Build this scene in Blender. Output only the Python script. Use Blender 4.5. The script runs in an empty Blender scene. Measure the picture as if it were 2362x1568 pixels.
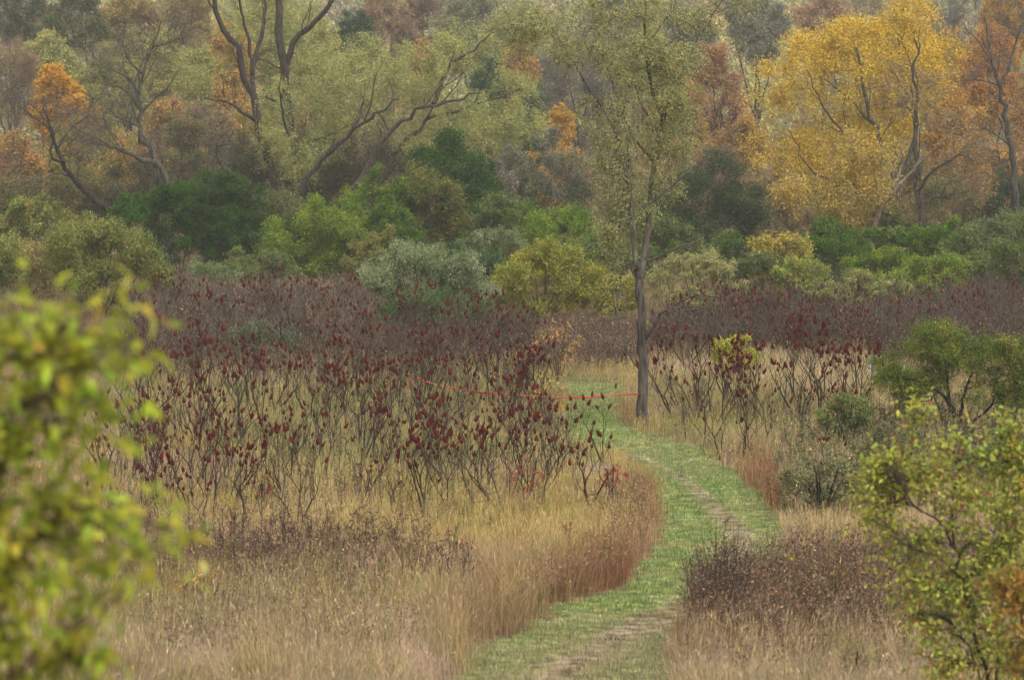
import bpy, math
import numpy as np
from mathutils import Vector

sc = bpy.context.scene
COL = sc.collection
rng = np.random.default_rng(11)
RAD = math.radians

# ------------------------------------------------------------------ camera
H = 11.2                      # lens height above the meadow
LENS = 100.0
FU = 2361 * LENS / 36.0       # focal length in units of a 2361-wide picture
CX, CY, VH = 1180.5, 784.0, 283.0
PITCH = math.atan((CY - VH) / FU)
cam_d = bpy.data.cameras.new('camera')
cam = bpy.data.objects.new('camera', cam_d); COL.objects.link(cam)
cam.location = (0, 0, H); cam.rotation_euler = (math.pi / 2 - PITCH, 0, 0)
cam_d.lens = LENS; cam_d.sensor_width = 36; cam_d.clip_end = 5000; cam_d.clip_start = 0.5
cam_d.dof.use_dof = True; cam_d.dof.focus_distance = 118; cam_d.dof.aperture_fstop = 1.9
sc.camera = cam

# ------------------------------------------------------------------ light
SUN_EL, SUN_AZ = RAD(62), RAD(150)
w = bpy.data.worlds.new('World'); sc.world = w; w.use_nodes = True
nt = w.node_tree; bg = nt.nodes['Background']
sky = nt.nodes.new('ShaderNodeTexSky'); sky.sky_type = 'NISHITA'; sky.sun_disc = False
sky.sun_elevation = SUN_EL; sky.sun_rotation = SUN_AZ; sky.dust_density = 4.0; sky.air_density = 1.0
hs = nt.nodes.new('ShaderNodeHueSaturation'); hs.inputs['Saturation'].default_value = 0.06
nt.links.new(sky.outputs[0], hs.inputs['Color']); nt.links.new(hs.outputs[0], bg.inputs[0])
bg.inputs[1].default_value = 0.13
sd = bpy.data.lights.new('sun', 'SUN'); sd.energy = 1.15; sd.angle = RAD(35); sd.color = (1, .93, .82)
sun = bpy.data.objects.new('sun', sd); COL.objects.link(sun)
sv = Vector((math.sin(SUN_AZ) * math.cos(SUN_EL), math.cos(SUN_AZ) * math.cos(SUN_EL), math.sin(SUN_EL)))
sun.rotation_euler = sv.to_track_quat('Z', 'Y').to_euler(); sun.location = (0, -30, 80)

sc.view_settings.view_transform = 'Standard'; sc.view_settings.look = 'None'
sc.view_settings.gamma = 1; sc.view_settings.exposure = 0.88
HAZE = 0.00034
cy = sc.cycles
cy.max_bounces = 5; cy.diffuse_bounces = 3; cy.glossy_bounces = 1; cy.transmission_bounces = 2
cy.transparent_max_bounces = 4; cy.volume_bounces = 0
cy.use_adaptive_sampling = True; cy.adaptive_threshold = 0.02
cy.use_denoising = True; cy.denoiser = 'OPENIMAGEDENOISE'
cy.caustics_reflective = False; cy.caustics_refractive = False


# ------------------------------------------------------------------ geometry of the place
def zt(x, y):
    x = np.asarray(x, float); y = np.asarray(y, float)
    near = 0.16 * 3 * np.logaddexp(0, (54 - y) / 3)
    far = 0.11 * 40 * np.logaddexp(0, (y - 400) / 40)
    far = far + 3.0 * np.sin(x * .013 + 1) * np.clip((y - 380) / 200, 0, 1)
    bump = 0.10 * np.sin(x * .21 + 1.3) * np.sin(y * .17) + 0.06 * np.sin(x * .6 + y * .35)
    return near + far + bump * np.clip((y - 40) / 40, 0, 1) * np.clip((320 - y) / 100, 0, 1)

SP, CP = math.sin(PITCH), math.cos(PITCH)
def ray(u, v):
    u = np.asarray(u, float); v = np.asarray(v, float)
    x = (u - CX) / FU; y = (CY - v) / FU
    d = np.stack([x, CP + y * SP, -SP + y * CP], -1)
    return d / d[..., 1:2]
def P(u, v, D):
    """point at forward distance D on the sight line of picture place (u, v)"""
    return np.array([0, 0, H]) + ray(u, v) * np.asarray(D, float)[..., None]
def G(u, v):
    """the ground point at picture place (u, v)"""
    r = ray(u, v); D = np.full(r.shape[:-1], 90.0)
    z = np.zeros_like(D)
    for _ in range(25):
        D = np.clip((z - H) / np.minimum(r[..., 2], -1e-3), 20, 420) * .6 + D * .4
        z = zt(r[..., 0] * D, D)
    p = r * D[..., None]; p[..., 2] = z
    return p
def UV(p):
    p = np.asarray(p, float)
    x = p[..., 0]; yy = p[..., 1] * CP - (p[..., 2] - H) * SP; zz = p[..., 1] * SP + (p[..., 2] - H) * CP
    return CX + FU * x / yy, CY - FU * zz / yy
def DV(v): return H * FU / (v - VH)
def inpoly(u, v, poly):
    poly = np.asarray(poly, float); inside = np.zeros(np.shape(u), bool)
    x1, y1 = poly[:, 0], poly[:, 1]; x2, y2 = np.roll(x1, -1), np.roll(y1, -1)
    for a, b, c, d in zip(x1, y1, x2, y2):
        if b == d: continue
        cond = ((b > v) != (d > v)) & (u < (c - a) * (v - b) / (d - b) + a)
        inside ^= cond
    return inside
def polydist(u, v, line):
    best = np.full(np.shape(u), 1e9)
    for (a, b), (c, d) in zip(line[:-1], line[1:]):
        dx, dy = c - a, d - b; L2 = dx * dx + dy * dy + 1e-9
        t = np.clip(((u - a) * dx + (v - b) * dy) / L2, 0, 1)
        best = np.minimum(best, np.hypot(u - a - t * dx, v - b - t * dy))
    return best
def noise2(x, y, s, seed=0):
    """smooth value noise, about -1..1"""
    r = np.random.default_rng(900 + seed); tab = r.uniform(-1, 1, (128, 128))
    X = np.asarray(x) / s; Y = np.asarray(y) / s
    xi = np.floor(X).astype(int); yi = np.floor(Y).astype(int); fx = X - xi; fy = Y - yi
    fx = fx * fx * (3 - 2 * fx); fy = fy * fy * (3 - 2 * fy)
    g = lambda a, b: tab[a % 128, b % 128]
    return (g(xi, yi) * (1 - fx) + g(xi + 1, yi) * fx) * (1 - fy) + (g(xi, yi + 1) * (1 - fx) + g(xi + 1, yi + 1) * fx) * fy

# ------------------------------------------------------------------ materials
def new_mat(name):
    m = bpy.data.materials.new(name); m.use_nodes = True; m.node_tree.nodes.clear()
    return m, m.node_tree, m.node_tree.nodes, m.node_tree.links
def leaf_mat(name, trans=0.3, gloss=0.0):
    m, t, n, l = new_mat(name)
    a = n.new('ShaderNodeAttribute'); a.attribute_name = 'Col'
    nz = n.new('ShaderNodeTexNoise'); nz.inputs['Scale'].default_value = 3.0
    geo = n.new('ShaderNodeNewGeometry'); l.new(geo.outputs['Position'], nz.inputs['Vector'])
    mr = n.new('ShaderNodeMapRange'); mr.inputs[1].default_value = .3; mr.inputs[2].default_value = .7
    mr.inputs[3].default_value = .8; mr.inputs[4].default_value = 1.2
    l.new(nz.outputs[0], mr.inputs[0])
    hsv = n.new('ShaderNodeHueSaturation'); l.new(a.outputs['Color'], hsv.inputs['Color']); l.new(mr.outputs[0], hsv.inputs['Value'])
    d = n.new('ShaderNodeBsdfDiffuse'); tr = n.new('ShaderNodeBsdfTranslucent')
    l.new(hsv.outputs[0], d.inputs[0]); l.new(hsv.outputs[0], tr.inputs[0])
    mx = n.new('ShaderNodeMixShader'); mx.inputs[0].default_value = trans
    l.new(d.outputs[0], mx.inputs[1]); l.new(tr.outputs[0], mx.inputs[2])
    last = mx
    if gloss:
        g = n.new('ShaderNodeBsdfGlossy'); g.inputs['Roughness'].default_value = .38
        fr = n.new('ShaderNodeFresnel'); fr.inputs[0].default_value = 1.4
        ml = n.new('ShaderNodeMath'); ml.operation = 'MULTIPLY'; ml.inputs[1].default_value = gloss; l.new(fr.outputs[0], ml.inputs[0])
        m2 = n.new('ShaderNodeMixShader'); l.new(ml.outputs[0], m2.inputs[0])
        l.new(mx.outputs[0], m2.inputs[1]); l.new(g.outputs[0], m2.inputs[2]); last = m2
    o = n.new('ShaderNodeOutputMaterial'); l.new(last.outputs[0], o.inputs[0])
    return m
def bark_mat(name, scale=8.0):
    m, t, n, l = new_mat(name)
    a = n.new('ShaderNodeAttribute'); a.attribute_name = 'Col'
    geo = n.new('ShaderNodeNewGeometry')
    mp = n.new('ShaderNodeMapping'); mp.inputs['Scale'].default_value = (1, 1, .12); l.new(geo.outputs['Position'], mp.inputs[0])
    nz = n.new('ShaderNodeTexNoise'); nz.inputs['Scale'].default_value = scale; nz.inputs['Detail'].default_value = 4
    l.new(mp.outputs[0], nz.inputs['Vector'])
    mr = n.new('ShaderNodeMapRange'); mr.inputs[1].default_value = .35; mr.inputs[2].default_value = .65
    mr.inputs[3].default_value = .45; mr.inputs[4].default_value = 1.6; l.new(nz.outputs[0], mr.inputs[0])
    hsv = n.new('ShaderNodeHueSaturation'); l.new(a.outputs['Color'], hsv.inputs['Color']); l.new(mr.outputs[0], hsv.inputs['Value'])
    d = n.new('ShaderNodeBsdfDiffuse'); d.inputs['Roughness'].default_value = .8; l.new(hsv.outputs[0], d.inputs[0])
    bp = n.new('ShaderNodeBump'); bp.inputs['Strength'].default_value = .7; bp.inputs['Distance'].default_value = .03
    l.new(nz.outputs[0], bp.inputs['Height']); l.new(bp.outputs[0], d.inputs['Normal'])
    o = n.new('ShaderNodeOutputMaterial'); l.new(d.outputs[0], o.inputs[0])
    return m
def plain_mat(name, col, var=.25, scale=30, rough=.7, spec=.3):
    m, t, n, l = new_mat(name)
    b = n.new('ShaderNodeBsdfPrincipled'); b.inputs['Roughness'].default_value = rough; b.inputs['Specular IOR Level'].default_value = spec
    nz = n.new('ShaderNodeTexNoise'); nz.inputs['Scale'].default_value = scale
    tc = n.new('ShaderNodeTexCoord'); l.new(tc.outputs['Object'], nz.inputs['Vector'])
    mx = n.new('ShaderNodeMix'); mx.data_type = 'RGBA'; l.new(nz.outputs[0], mx.inputs[0])
    mx.inputs[6].default_value = (*[c * (1 - var) for c in col], 1); mx.inputs[7].default_value = (*[min(1, c * (1 + var)) for c in col], 1)
    l.new(mx.outputs[2], b.inputs['Base Color'])
    o = n.new('ShaderNodeOutputMaterial'); l.new(b.outputs[0], o.inputs[0])
    return m
M_LEAF = leaf_mat('foliage', .24)
M_LEAFG = leaf_mat('glossy_foliage', .5, .15)
M_LEAFC = leaf_mat('close_foliage', .55, .2)
M_GRASS = leaf_mat('grass_blades', .15)
M_BARK = bark_mat('bark', 9)
M_TWIG = bark_mat('twig_bark', 25)

# ------------------------------------------------------------------ mesh helpers
def unit(a): return a / np.maximum(np.linalg.norm(a, axis=-1, keepdims=True), 1e-9)
def build(name, parts, mat, parent=None, origin=(0, 0, 0), smooth=False):
    """parts = [(verts, faces, colours)], one mesh object"""
    me = bpy.data.meshes.new(name)
    Vs, Cs, loops, starts, sizes = [], [], [], [], []
    vo = lo = 0
    for V, F, C in parts:
        if len(V) == 0: continue
        V = np.asarray(V, np.float32); F = np.asarray(F, np.int32); C = np.asarray(C, np.float32)
        if C.ndim == 1: C = np.tile(C, (len(V), 1))
        Vs.append(V); Cs.append(C); k = F.shape[1]
        loops.append((F + vo).ravel()); starts.append(lo + np.arange(len(F)) * k); sizes.append(np.full(len(F), k))
        vo += len(V); lo += F.size
    V = np.concatenate(Vs) - np.asarray(origin, np.float32); C = np.concatenate(Cs); Lp = np.concatenate(loops)
    me.vertices.add(len(V)); me.vertices.foreach_set('co', V.ravel())
    me.loops.add(len(Lp)); me.loops.foreach_set('vertex_index', Lp.astype(np.int32))
    st = np.concatenate(starts).astype(np.int32)
    me.polygons.add(len(st)); me.polygons.foreach_set('loop_start', st)
    if smooth: me.polygons.foreach_set('use_smooth', np.ones(len(st), bool))
    at = me.attributes.new('Col', 'FLOAT_COLOR', 'POINT')
    at.data.foreach_set('color', np.concatenate([np.clip(C, 0, 1), np.ones((len(C), 1), np.float32)], 1).astype(np.float32).ravel())
    me.update(calc_edges=True)
    me.materials.append(mat)
    o = bpy.data.objects.new(name, me); COL.objects.link(o)
    if parent is not None: o.parent = parent
    else: o.location = origin
    return o
def tag(o, label=None, cat=None, group=None, kind=None):
    for k, v in (('label', label), ('category', cat), ('group', group), ('kind', kind)):
        if v: o[k] = v
    return o
def empty(name, loc, label, cat, group=None):
    o = bpy.data.objects.new(name, None); COL.objects.link(o); o.location = loc; o.empty_display_size = .3
    return tag(o, label, cat, group)

def tubes(Pn, R, S=5, C=(.1, .08, .06)):
    Pn = np.asarray(Pn, float); R = np.asarray(R, float); n, K, _ = Pn.shape
    T = unit(np.gradient(Pn, axis=1))
    ref = np.where(np.abs(T.mean(1))[:, :1] > .8, np.array([[0, 1., 0]]), np.array([[1., 0, 0]]))[:, None]
    B = unit(np.cross(T, ref)); N = np.cross(B, T)
    a = np.arange(S) * 2 * math.pi / S
    V = Pn[:, :, None] + R[:, :, None, None] * (np.cos(a)[:, None] * N[:, :, None] + np.sin(a)[:, None] * B[:, :, None])
    idx = np.arange(n * K * S).reshape(n, K, S); nx = np.roll(idx, -1, 2)
    F = np.stack([idx[:, :-1], nx[:, :-1], nx[:, 1:], idx[:, 1:]], -1).reshape(-1, 4)
    C = np.asarray(C, float)
    if C.ndim == 1: C = np.broadcast_to(C, (n * K * S, 3))
    elif len(C) == n: C = np.repeat(C, K * S, 0)
    return V.reshape(-1, 3), F, C
def diamonds(pos, d, L, W, C, r=rng):
    """flat pointed leaves"""
    n = len(pos); d = unit(d); side = unit(np.cross(d, r.normal(size=(n, 3))))
    L = np.broadcast_to(L, n)[:, None]; W = np.broadcast_to(W, n)[:, None]
    m = pos + d * L * .45
    V = np.stack([pos, m + side * W * .5, pos + d * L, m - side * W * .5], 1).reshape(-1, 3)
    F = np.arange(4 * n).reshape(n, 4)
    return V, F, np.repeat(C, 4, 0)
def full_leaves(pos, d, L, W, C, r=rng, curl=.25):
    """near leaves: oval, folded along the midrib, tip curling down"""
    n = len(pos); d = unit(d); up0 = unit(r.normal(size=(n, 3)) * .55 + np.array([0, 0, 1.]))
    side = unit(np.cross(d, up0)); up = np.cross(side, d)
    L = np.broadcast_to(L, n)[:, None]; W = np.broadcast_to(W, n)[:, None]
    ts = [0, .28, .6, 1.0]; ws = [0, .48, .42, 0]
    mid = [pos + d * L * t - up * L * curl * t * t for t in ts]
    l1, l2 = [mid[i] + side * W * ws[i] + up * W * .16 for i in (1, 2)]
    r1, r2 = [mid[i] - side * W * ws[i] + up * W * .16 for i in (1, 2)]
    V = np.stack([mid[0], mid[1], mid[2], mid[3], l1, l2, r1, r2], 1).reshape(-1, 3)
    b = (np.arange(n) * 8)[:, None]
    Q = np.concatenate([b + np.array([[1, 4, 5, 2]]), b + np.array([[1, 2, 7, 6]])])
    T3 = np.concatenate([b + np.array([[0, 4, 1]]), b + np.array([[0, 1, 6]]), b + np.array([[2, 5, 3]]), b + np.array([[2, 3, 7]])])
    C8 = np.repeat(C, 8, 0)
    return [(V, Q, C8), (V, T3, C8)]
def pick(pal, n, r=rng, jit=.22):
    pal = np.asarray(pal, float)
    a = pal[r.integers(len(pal), size=n)]; b = pal[r.integers(len(pal), size=n)]
    t = r.random((n, 1)); c = a * t + b * (1 - t)
    return c
def jitter(c, r=rng, s=.2):
    return np.clip(c * np.exp(r.normal(0, s, (len(c), 1))) * np.exp(r.normal(0, s * .35, (len(c), 3))), 0, 1)
def resample(pts, K):
    pts = np.asarray(pts, float)
    if len(pts) == 2: pts = np.array([pts[0], pts.mean(0), pts[1]])
    e = np.concatenate([[2 * pts[0] - pts[1]], pts, [2 * pts[-1] - pts[-2]]])
    out = []
    for t in np.linspace(0, len(pts) - 1 - 1e-6, K):
        i = int(t); f = t - i; a, b, c, d = e[i:i + 4]
        out.append(.5 * (2 * b + (c - a) * f + (2 * a - 5 * b + 4 * c - d) * f * f + (3 * b - a - 3 * c + d) * f ** 3))
    return np.array(out)

# ------------------------------------------------------------------ plants
def woody(name, label, cat, D, ub, limbs, blobs, pal, n_leaf, leaf=(.16, .07), clusters=70, tw=7, twl=None, up=.25,
          droop=.15, bark=(.085, .07, .055), group=None, near=False, depth=.85, seed=0, trunk_name='trunk', crown_name='crown',
          thick=1.0, twig_col=None, spread=.12, shell=.45, mat=None, base_v=None, twig_r=1.0, bcol=.3, lift=0, twf=.78, wp=.8, side=0, back=0):
    """a tree or shrub: given limbs, branches reaching to clusters spread through the crown, twigs, leaves"""
    r = np.random.default_rng(1000 + seed)
    s = D / FU                                                   # metres per picture unit
    base = P(np.float64(ub), np.float64(700), np.float64(D)); base[2] = float(zt(base[0], base[1])) - .05
    Lp, Lr = [], []
    nodes, ntan, nrad = [], [], []
    for li in limbs:
        pts, r0, r1 = li[0], li[1], li[2]
        q = []
        wob = r.uniform(-1, 1)
        for i, p in enumerate(pts):
            if p == 'base': q.append(base.copy()); continue
            dy = p[2] if len(p) > 2 else wob * i * i * .22
            q.append(P(np.float64(p[0]), np.float64(p[1]), np.float64(D + dy)))
        K = 16
        q = resample(q, K); ln = np.linalg.norm(q[-1] - q[0])
        q[1:-1] += r.normal(0, ln * .007, (K - 2, 3))
        rr = np.linspace(r0, r1, K)
        if pts[0] == 'base': rr[0] *= 1.5; rr[1] *= 1.14; rr[2] *= 1.04
        Lp.append(q); Lr.append(rr)
        t = unit(np.gradient(q, axis=0))
        nodes += list(q[3:]); ntan += list(t[3:]); nrad += list(rr[3:])
    # side branches forking off the limbs
    for q, rr in list(zip(Lp, Lr)):
        ll = np.linalg.norm(np.diff(q, axis=0), axis=1).sum()
        for _ in range(side):
            k = int(r.integers(4, 15)); L = ll * r.uniform(.18, .42) * (1.15 - k / 22); t0 = unit(q[k] - q[k - 1])
            d = unit(t0 * .75 + r.normal(0, .55, 3) + np.array([0, 0, .18 + up * .3])); K = 16; p = [q[k].copy()]
            for _k in range(K - 1):
                d = unit(d + r.normal(0, .13, 3) + np.array([0, 0, .035])); p.append(p[-1] + d * L / (K - 1))
            p = np.array(p); r0 = min(rr[k] * .55, .02 + .012 * L); Lp.append(p); Lr.append(np.linspace(r0, max(.006, r0 * .15), K))
            t = unit(np.gradient(p, axis=0)); nodes += list(p[2:]); ntan += list(t[2:]); nrad += list(Lr[-1][2:])
            if side >= 3:
                for _j in range(2):
                    k2 = int(r.integers(5, 14)); d2 = unit(t[k2] + r.normal(0, .6, 3)); L2 = L * r.uniform(.25, .5); p2 = [p[k2].copy()]
                    for _k in range(K - 1):
                        d2 = unit(d2 + r.normal(0, .14, 3)); p2.append(p2[-1] + d2 * L2 / (K - 1))
                    p2 = np.array(p2); Lp.append(p2); Lr.append(np.linspace(Lr[-1][k2] * .6 if False else r0 * .4, .006, K)); nodes += list(p2[4::3]); ntan += list(unit(np.gradient(p2, axis=0))[4::3]); nrad += list(np.full(len(p2[4::3]), r0 * .25))
    # cluster centres
    bl = np.array([b[:4] for b in blobs], float); bd = np.array([b[4] if len(b) > 4 else 0. for b in blobs]) + back
    wgt = (bl[:, 2] * bl[:, 3]) ** wp; bi = r.choice(len(bl), clusters, p=wgt / wgt.sum())
    dv = unit(r.normal(size=(clusters, 3))) * (r.random((clusters, 1)) ** shell)
    cen = P(bl[bi, 0], bl[bi, 1], D + bd[bi])
    off = dv * np.stack([bl[bi, 2] * s, bl[bi, 2] * s * depth, bl[bi, 3] * s], -1)
    C0 = cen + off
    gz = zt(C0[:, 0], C0[:, 1]); C0[:, 2] = np.maximum(C0[:, 2], gz + .15 + lift)
    crown_c = C0.mean(0)
    if twl is None:
        vol = (bl[:, 2] * bl[:, 2] * bl[:, 3]).sum() * s ** 3 * 4
        twl = twf * (vol / clusters) ** (1 / 3)
    nodes = np.array(nodes); ntan = np.array(ntan); nrad = np.array(nrad)
    dmin = np.array([np.min(np.linalg.norm(nodes - c, axis=1)) for c in C0]); order = np.argsort(dmin)
    Bp, Br = [], []
    tt = np.linspace(0, 1, 8)[:, None]
    for ci in order:
        c = C0[ci]; dd = np.linalg.norm(nodes - c, axis=1) + .9 * np.maximum(0, nodes[:, 2] - c[2]) + np.where(nrad < .008, 1.0, 0)
        k = int(np.argmin(dd)); a = nodes[k]; L = np.linalg.norm(c - a)
        ctl = a + ntan[k] * L * .35 + (c - a) * .2 + r.normal(0, .07 * L, 3) + np.array([0, 0, .08 * L])
        q = (1 - tt) ** 2 * a + 2 * tt * (1 - tt) * ctl + tt ** 2 * c
        q[1:-1] += r.normal(0, .022 * L, (6, 3))
        ra = min(nrad[k] * .75, (.012 + .013 * L) * thick); rr = np.linspace(ra, max(.005, ra * .3), 8)
        Bp.append(q); Br.append(rr)
        nodes = np.concatenate([nodes, q[2:]]); ntan = np.concatenate([ntan, unit(np.gradient(q, axis=0))[2:]]); nrad = np.concatenate([nrad, rr[2:]])
    # twigs
    nT = clusters * tw; ci = np.repeat(np.arange(clusters), tw)
    outw = unit(C0 - crown_c + 1e-6)[ci]
    td = unit(r.normal(size=(nT, 3)) + outw * .55 + np.array([0, 0, up]))
    tl = twl * r.uniform(.45, 1.15, nT)
    tk = np.linspace(0, 1, 4)
    def along(i, t):
        t = t[:, None]; return C0[ci[i]] + td[i] * tl[i, None] * t - np.array([0, 0, 1.]) * (droop * tl[i, None] * t * t)
    ia = np.arange(nT)
    TP = np.stack([along(ia, np.full(nT, t)) for t in tk], 1); TP[:, 1:] += r.normal(0, .03, (nT, 3, 3)) * twl
    TR = np.tile(np.array([.011, .008, .006, .003]) * twig_r * max(1, D / 170), (nT, 1))
    bark = np.array(bark); tc = bark if twig_col is None else np.array(twig_col)
    e = empty(name, base, label, cat, group)
    lc = np.clip(bark * np.exp(r.normal(0, .12, (len(Lp), 1))), 0, 1)
    parts = [tubes(np.array(Lp), np.array(Lr), 8 if D < 150 else 6, lc)]
    parts.append(tubes(np.array(Bp), np.array(Br), 5 if D < 150 else 4, bark * .6 + tc * .4))
    parts.append(tubes(TP, TR, 3, tc))
    build(trunk_name, parts, M_BARK if D > 60 else M_TWIG, e, base, smooth=True)
    if n_leaf:
        li = r.integers(nT, size=n_leaf); t = r.uniform(.08, 1.05, n_leaf)
        pos = along(li, t) + r.normal(0, spread * twl, (n_leaf, 3))
        pos[:, 2] = np.maximum(pos[:, 2], zt(pos[:, 0], pos[:, 1]) + .05)
        ld = unit(td[li] * .7 + r.normal(size=(n_leaf, 3)) * .75 - np.array([0, 0, droop * 1.6]))
        cc = pick(pal, clusters, r)
        base_c = cc[ci[li]] * (1 - bcol) + pick(pal, n_leaf, r) * bcol
        cl = jitter(base_c, r, .2 if D < 90 else .13)
        Ls = leaf[0] * r.uniform(.6, 1.3, n_leaf); Ws = leaf[1] * r.uniform(.7, 1.25, n_leaf)
        if near: pr = full_leaves(pos, ld, Ls, Ws, cl, r)
        else: pr = [diamonds(pos, ld, Ls, Ws, cl, r)]
        build(crown_name, pr, mat or M_LEAF, e, base)
    return e, dict(C0=C0, along=along, nT=nT, r=r, base=base)

def auto_limbs(u, vtop, half, D, r, fork=.45, n=4, r0=None, lean=0):
    vg = VH + H * FU / D
    s = D / FU; h = vg - vtop; r0 = r0 or max(.09, h * s * .0105)
    uf = u + lean * half + r.normal(0, half * .08); vf = vg - h * fork
    L = [(['base', ((u + uf) / 2 + r.normal(0, 4), (vg + vf) / 2), (uf, vf)], r0, r0 * .75)]
    for k in range(n):
        tu = uf + half * (-.8 + 1.6 * (k + .5) / n + r.normal(0, .08)); tv = vtop + h * (.06 + .3 * abs((tu - uf) / max(half, 1)) ** 1.5) + r.uniform(0, h * .08)
        m = ((uf + tu) / 2 + r.normal(0, half * .08) + (uf - tu) * .12, (vf + tv) / 2, r.normal(0, half * s * .3))
        L.append(([(uf, vf), m, (tu, tv, r.normal(0, half * s * .5))], r0 * .6, r0 * .12))
    return L
def auto_blobs(u, vtop, vbot, half, r, n=8):
    cv = (vtop + vbot) / 2; hv = (vbot - vtop) / 2; B = [(u, cv, half * .6, hv * .7)]
    for k in range(n):
        a = 2 * math.pi * (k + r.random() * .7) / n; rr = r.uniform(.5, .72)
        q = r.uniform(.26, .45)
        B.append((u + math.cos(a) * half * rr, cv + math.sin(a) * hv * rr, half * q, hv * q))
    return B
def auto_tree(name, label, cat, u, vtop, vbot, half, D, pal, n_leaf, seed, group=None, fork=.4, lean=0, **kw):
    r = np.random.default_rng(5000 + seed)
    limbs = auto_limbs(u, vtop, half, D, r, fork=fork, n=kw.pop('n_limb', 4), r0=kw.pop('r0', None), lean=lean)
    return woody(name, label, cat, D, u, limbs, auto_blobs(u + lean * half, vtop, vbot, half, r), pal, n_leaf, seed=seed, group=group, **kw)
def bush(name, label, cat, u, vtop, half, vb, pal, n_leaf, seed, group=None, blobs=None, stems=7, flat=.5, **kw):
    """many-stemmed shrub standing on the ground at picture row vb"""
    r = np.random.default_rng(7000 + seed); D = float(G(np.float64(u), np.float64(vb))[1]) if vb else kw.pop('D')
    vg = vb
    limbs = []
    for k in range(stems):
        tu = u + half * .75 * (-1 + 2 * (k + .5) / stems) + r.normal(0, half * .08)
        tv = vtop + (vg - vtop) * (.25 + .3 * ((tu - u) / half) ** 2)
        limbs.append((['base', ((u * .45 + tu * .55), (vg * .5 + tv * .5), r.normal(0, .5)), (tu, tv, r.normal(0, 1.0))], r.uniform(.03, .055), .012))
    if blobs is None:
        hv = (vg - vtop) / 2; cvv = vtop + hv
        blobs = [(u, cvv + hv * .3, half * .68, hv * .66)]
        for k in range(14):
            a = math.pi * (-.12 + 1.24 * (k + r.random()) / 14); q = r.uniform(.14, .36); rr = r.uniform(.5, .92) - q * .3
            blobs.append((u + math.cos(a) * half * rr * 1.12, cvv - math.sin(a) * hv * rr * r.uniform(.8, 1.15) + hv * .1, half * q * 1.1, hv * q * .9, r.normal(0, half * D / FU * .3)))
    return woody(name, label, cat, D, u, limbs, blobs, pal, n_leaf, seed=seed, group=group, trunk_name='stem', crown_name='foliage', **kw)

# ================================================================== the setting
PATH = [(1310, 880), (1285, 960), (1320, 1005), (1400, 1040), (1455, 1075), (1500, 1130), (1508, 1200), (1500, 1262), (1450, 1330), (1340, 1385),
        (1230, 1425), (1120, 1468), (1060, 1520), (1010, 1590), (960, 1680), (1510, 1680), (1545, 1568), (1590, 1480), (1680, 1405), (1790, 1370),
        (1835, 1290), (1800, 1200), (1760, 1150), (1700, 1090), (1625, 1042), (1540, 1010), (1455, 996), (1428, 950), (1435, 880)]
TRACK = [(1440, 1040), (1495, 1062), (1545, 1085), (1600, 1125), (1645, 1165), (1690, 1215), (1715, 1260), (1725, 1300), (1712, 1345), (1660, 1385), (1580, 1412),
         (1490, 1440), (1400, 1480), (1320, 1525), (1250, 1575), (1180, 1650)]
EDGE = [(1080, 1480), (1180, 1430), (1260, 1400), (1360, 1365), (1440, 1310), (1490, 1250), (1500, 1180)]
def path_mask(x, y, z):
    n1 = noise2(x, y, .8, 1); n2 = noise2(x, y, 2.2, 2)
    u, v = UV(np.stack([x, y, z], -1)); k = (v - VH) / 900
    return inpoly(u + (n1 * 18 + n2 * 22) * k, v + (n2 * 12 + n1 * 6) * k, PATH)
def track_w(x, y, z):
    u, v = UV(np.stack([x, y, z], -1)); k = np.maximum(v - VH, 60) / 900
    d = polydist(u, v * 1.0, TRACK)
    wid = (7 + 8 * noise2(x, y, 1.3, 3) + np.clip((v - 1060) / 8, 0, 20)) * k
    return np.clip(1.35 - d / np.maximum(wid, 4), 0, 1)
def bump(u, v, cu, cv, ru, rv): return np.exp(-((u - cu) / ru) ** 2 - ((v - cv) / rv) ** 2)

# ground sheet
xs = np.concatenate([np.linspace(-260, -40, 20), np.linspace(-36, -14, 30), np.arange(-13, 18, .3), np.linspace(18.5, 40, 30), np.linspace(45, 260, 20)])
ys = np.concatenate([np.linspace(-25, 44, 24), np.arange(45, 130, .4), np.arange(131, 330, 3), np.linspace(335, 900, 48)])
X, Y = np.meshgrid(xs, ys); Z = zt(X, Y)
gp = np.stack([X, Y, Z], -1).reshape(-1, 3); nx, ny = len(xs), len(ys)
idx = np.arange(nx * ny).reshape(ny, nx)
F = np.stack([idx[:-1, :-1], idx[:-1, 1:], idx[1:, 1:], idx[1:, :-1]], -1).reshape(-1, 4)
vis = gp[:, 1] > 20
pm = np.zeros(len(gp)); tk_ = np.zeros(len(gp))
pm[vis] = path_mask(*gp[vis].T); tk_[vis] = track_w(*gp[vis].T) * pm[vis]
nz = noise2(gp[:, 0], gp[:, 1], 1.1, 4)[:, None]; nz2 = noise2(gp[:, 0], gp[:, 1], .5, 5)[:, None]
thatch = np.array([.17, .125, .07]) + nz * np.array([.03, .02, .01])
litter = np.array([.13, .095, .055]) + nz * .02
thatch = np.where(gp[:, 1:2] > 190, litter, thatch)
green = np.array([.16, .175, .06]) + nz * np.array([.03, .01, .01]) + nz2 * .02
dirt = np.array([.185, .14, .092]) + nz2 * .04 + nz * .02
gc = thatch * (1 - pm[:, None]) + green * pm[:, None]
gc = gc * (1 - tk_[:, None]) + dirt * tk_[:, None]
M_GROUND = bark_mat('soil', 2.5)
M_GROUND.node_tree.nodes['Mapping'].inputs['Scale'].default_value = (1, 1, 1)
g = build('ground', [(gp, F, gc)], M_GROUND, smooth=True); tag(g, kind='structure')

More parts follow.
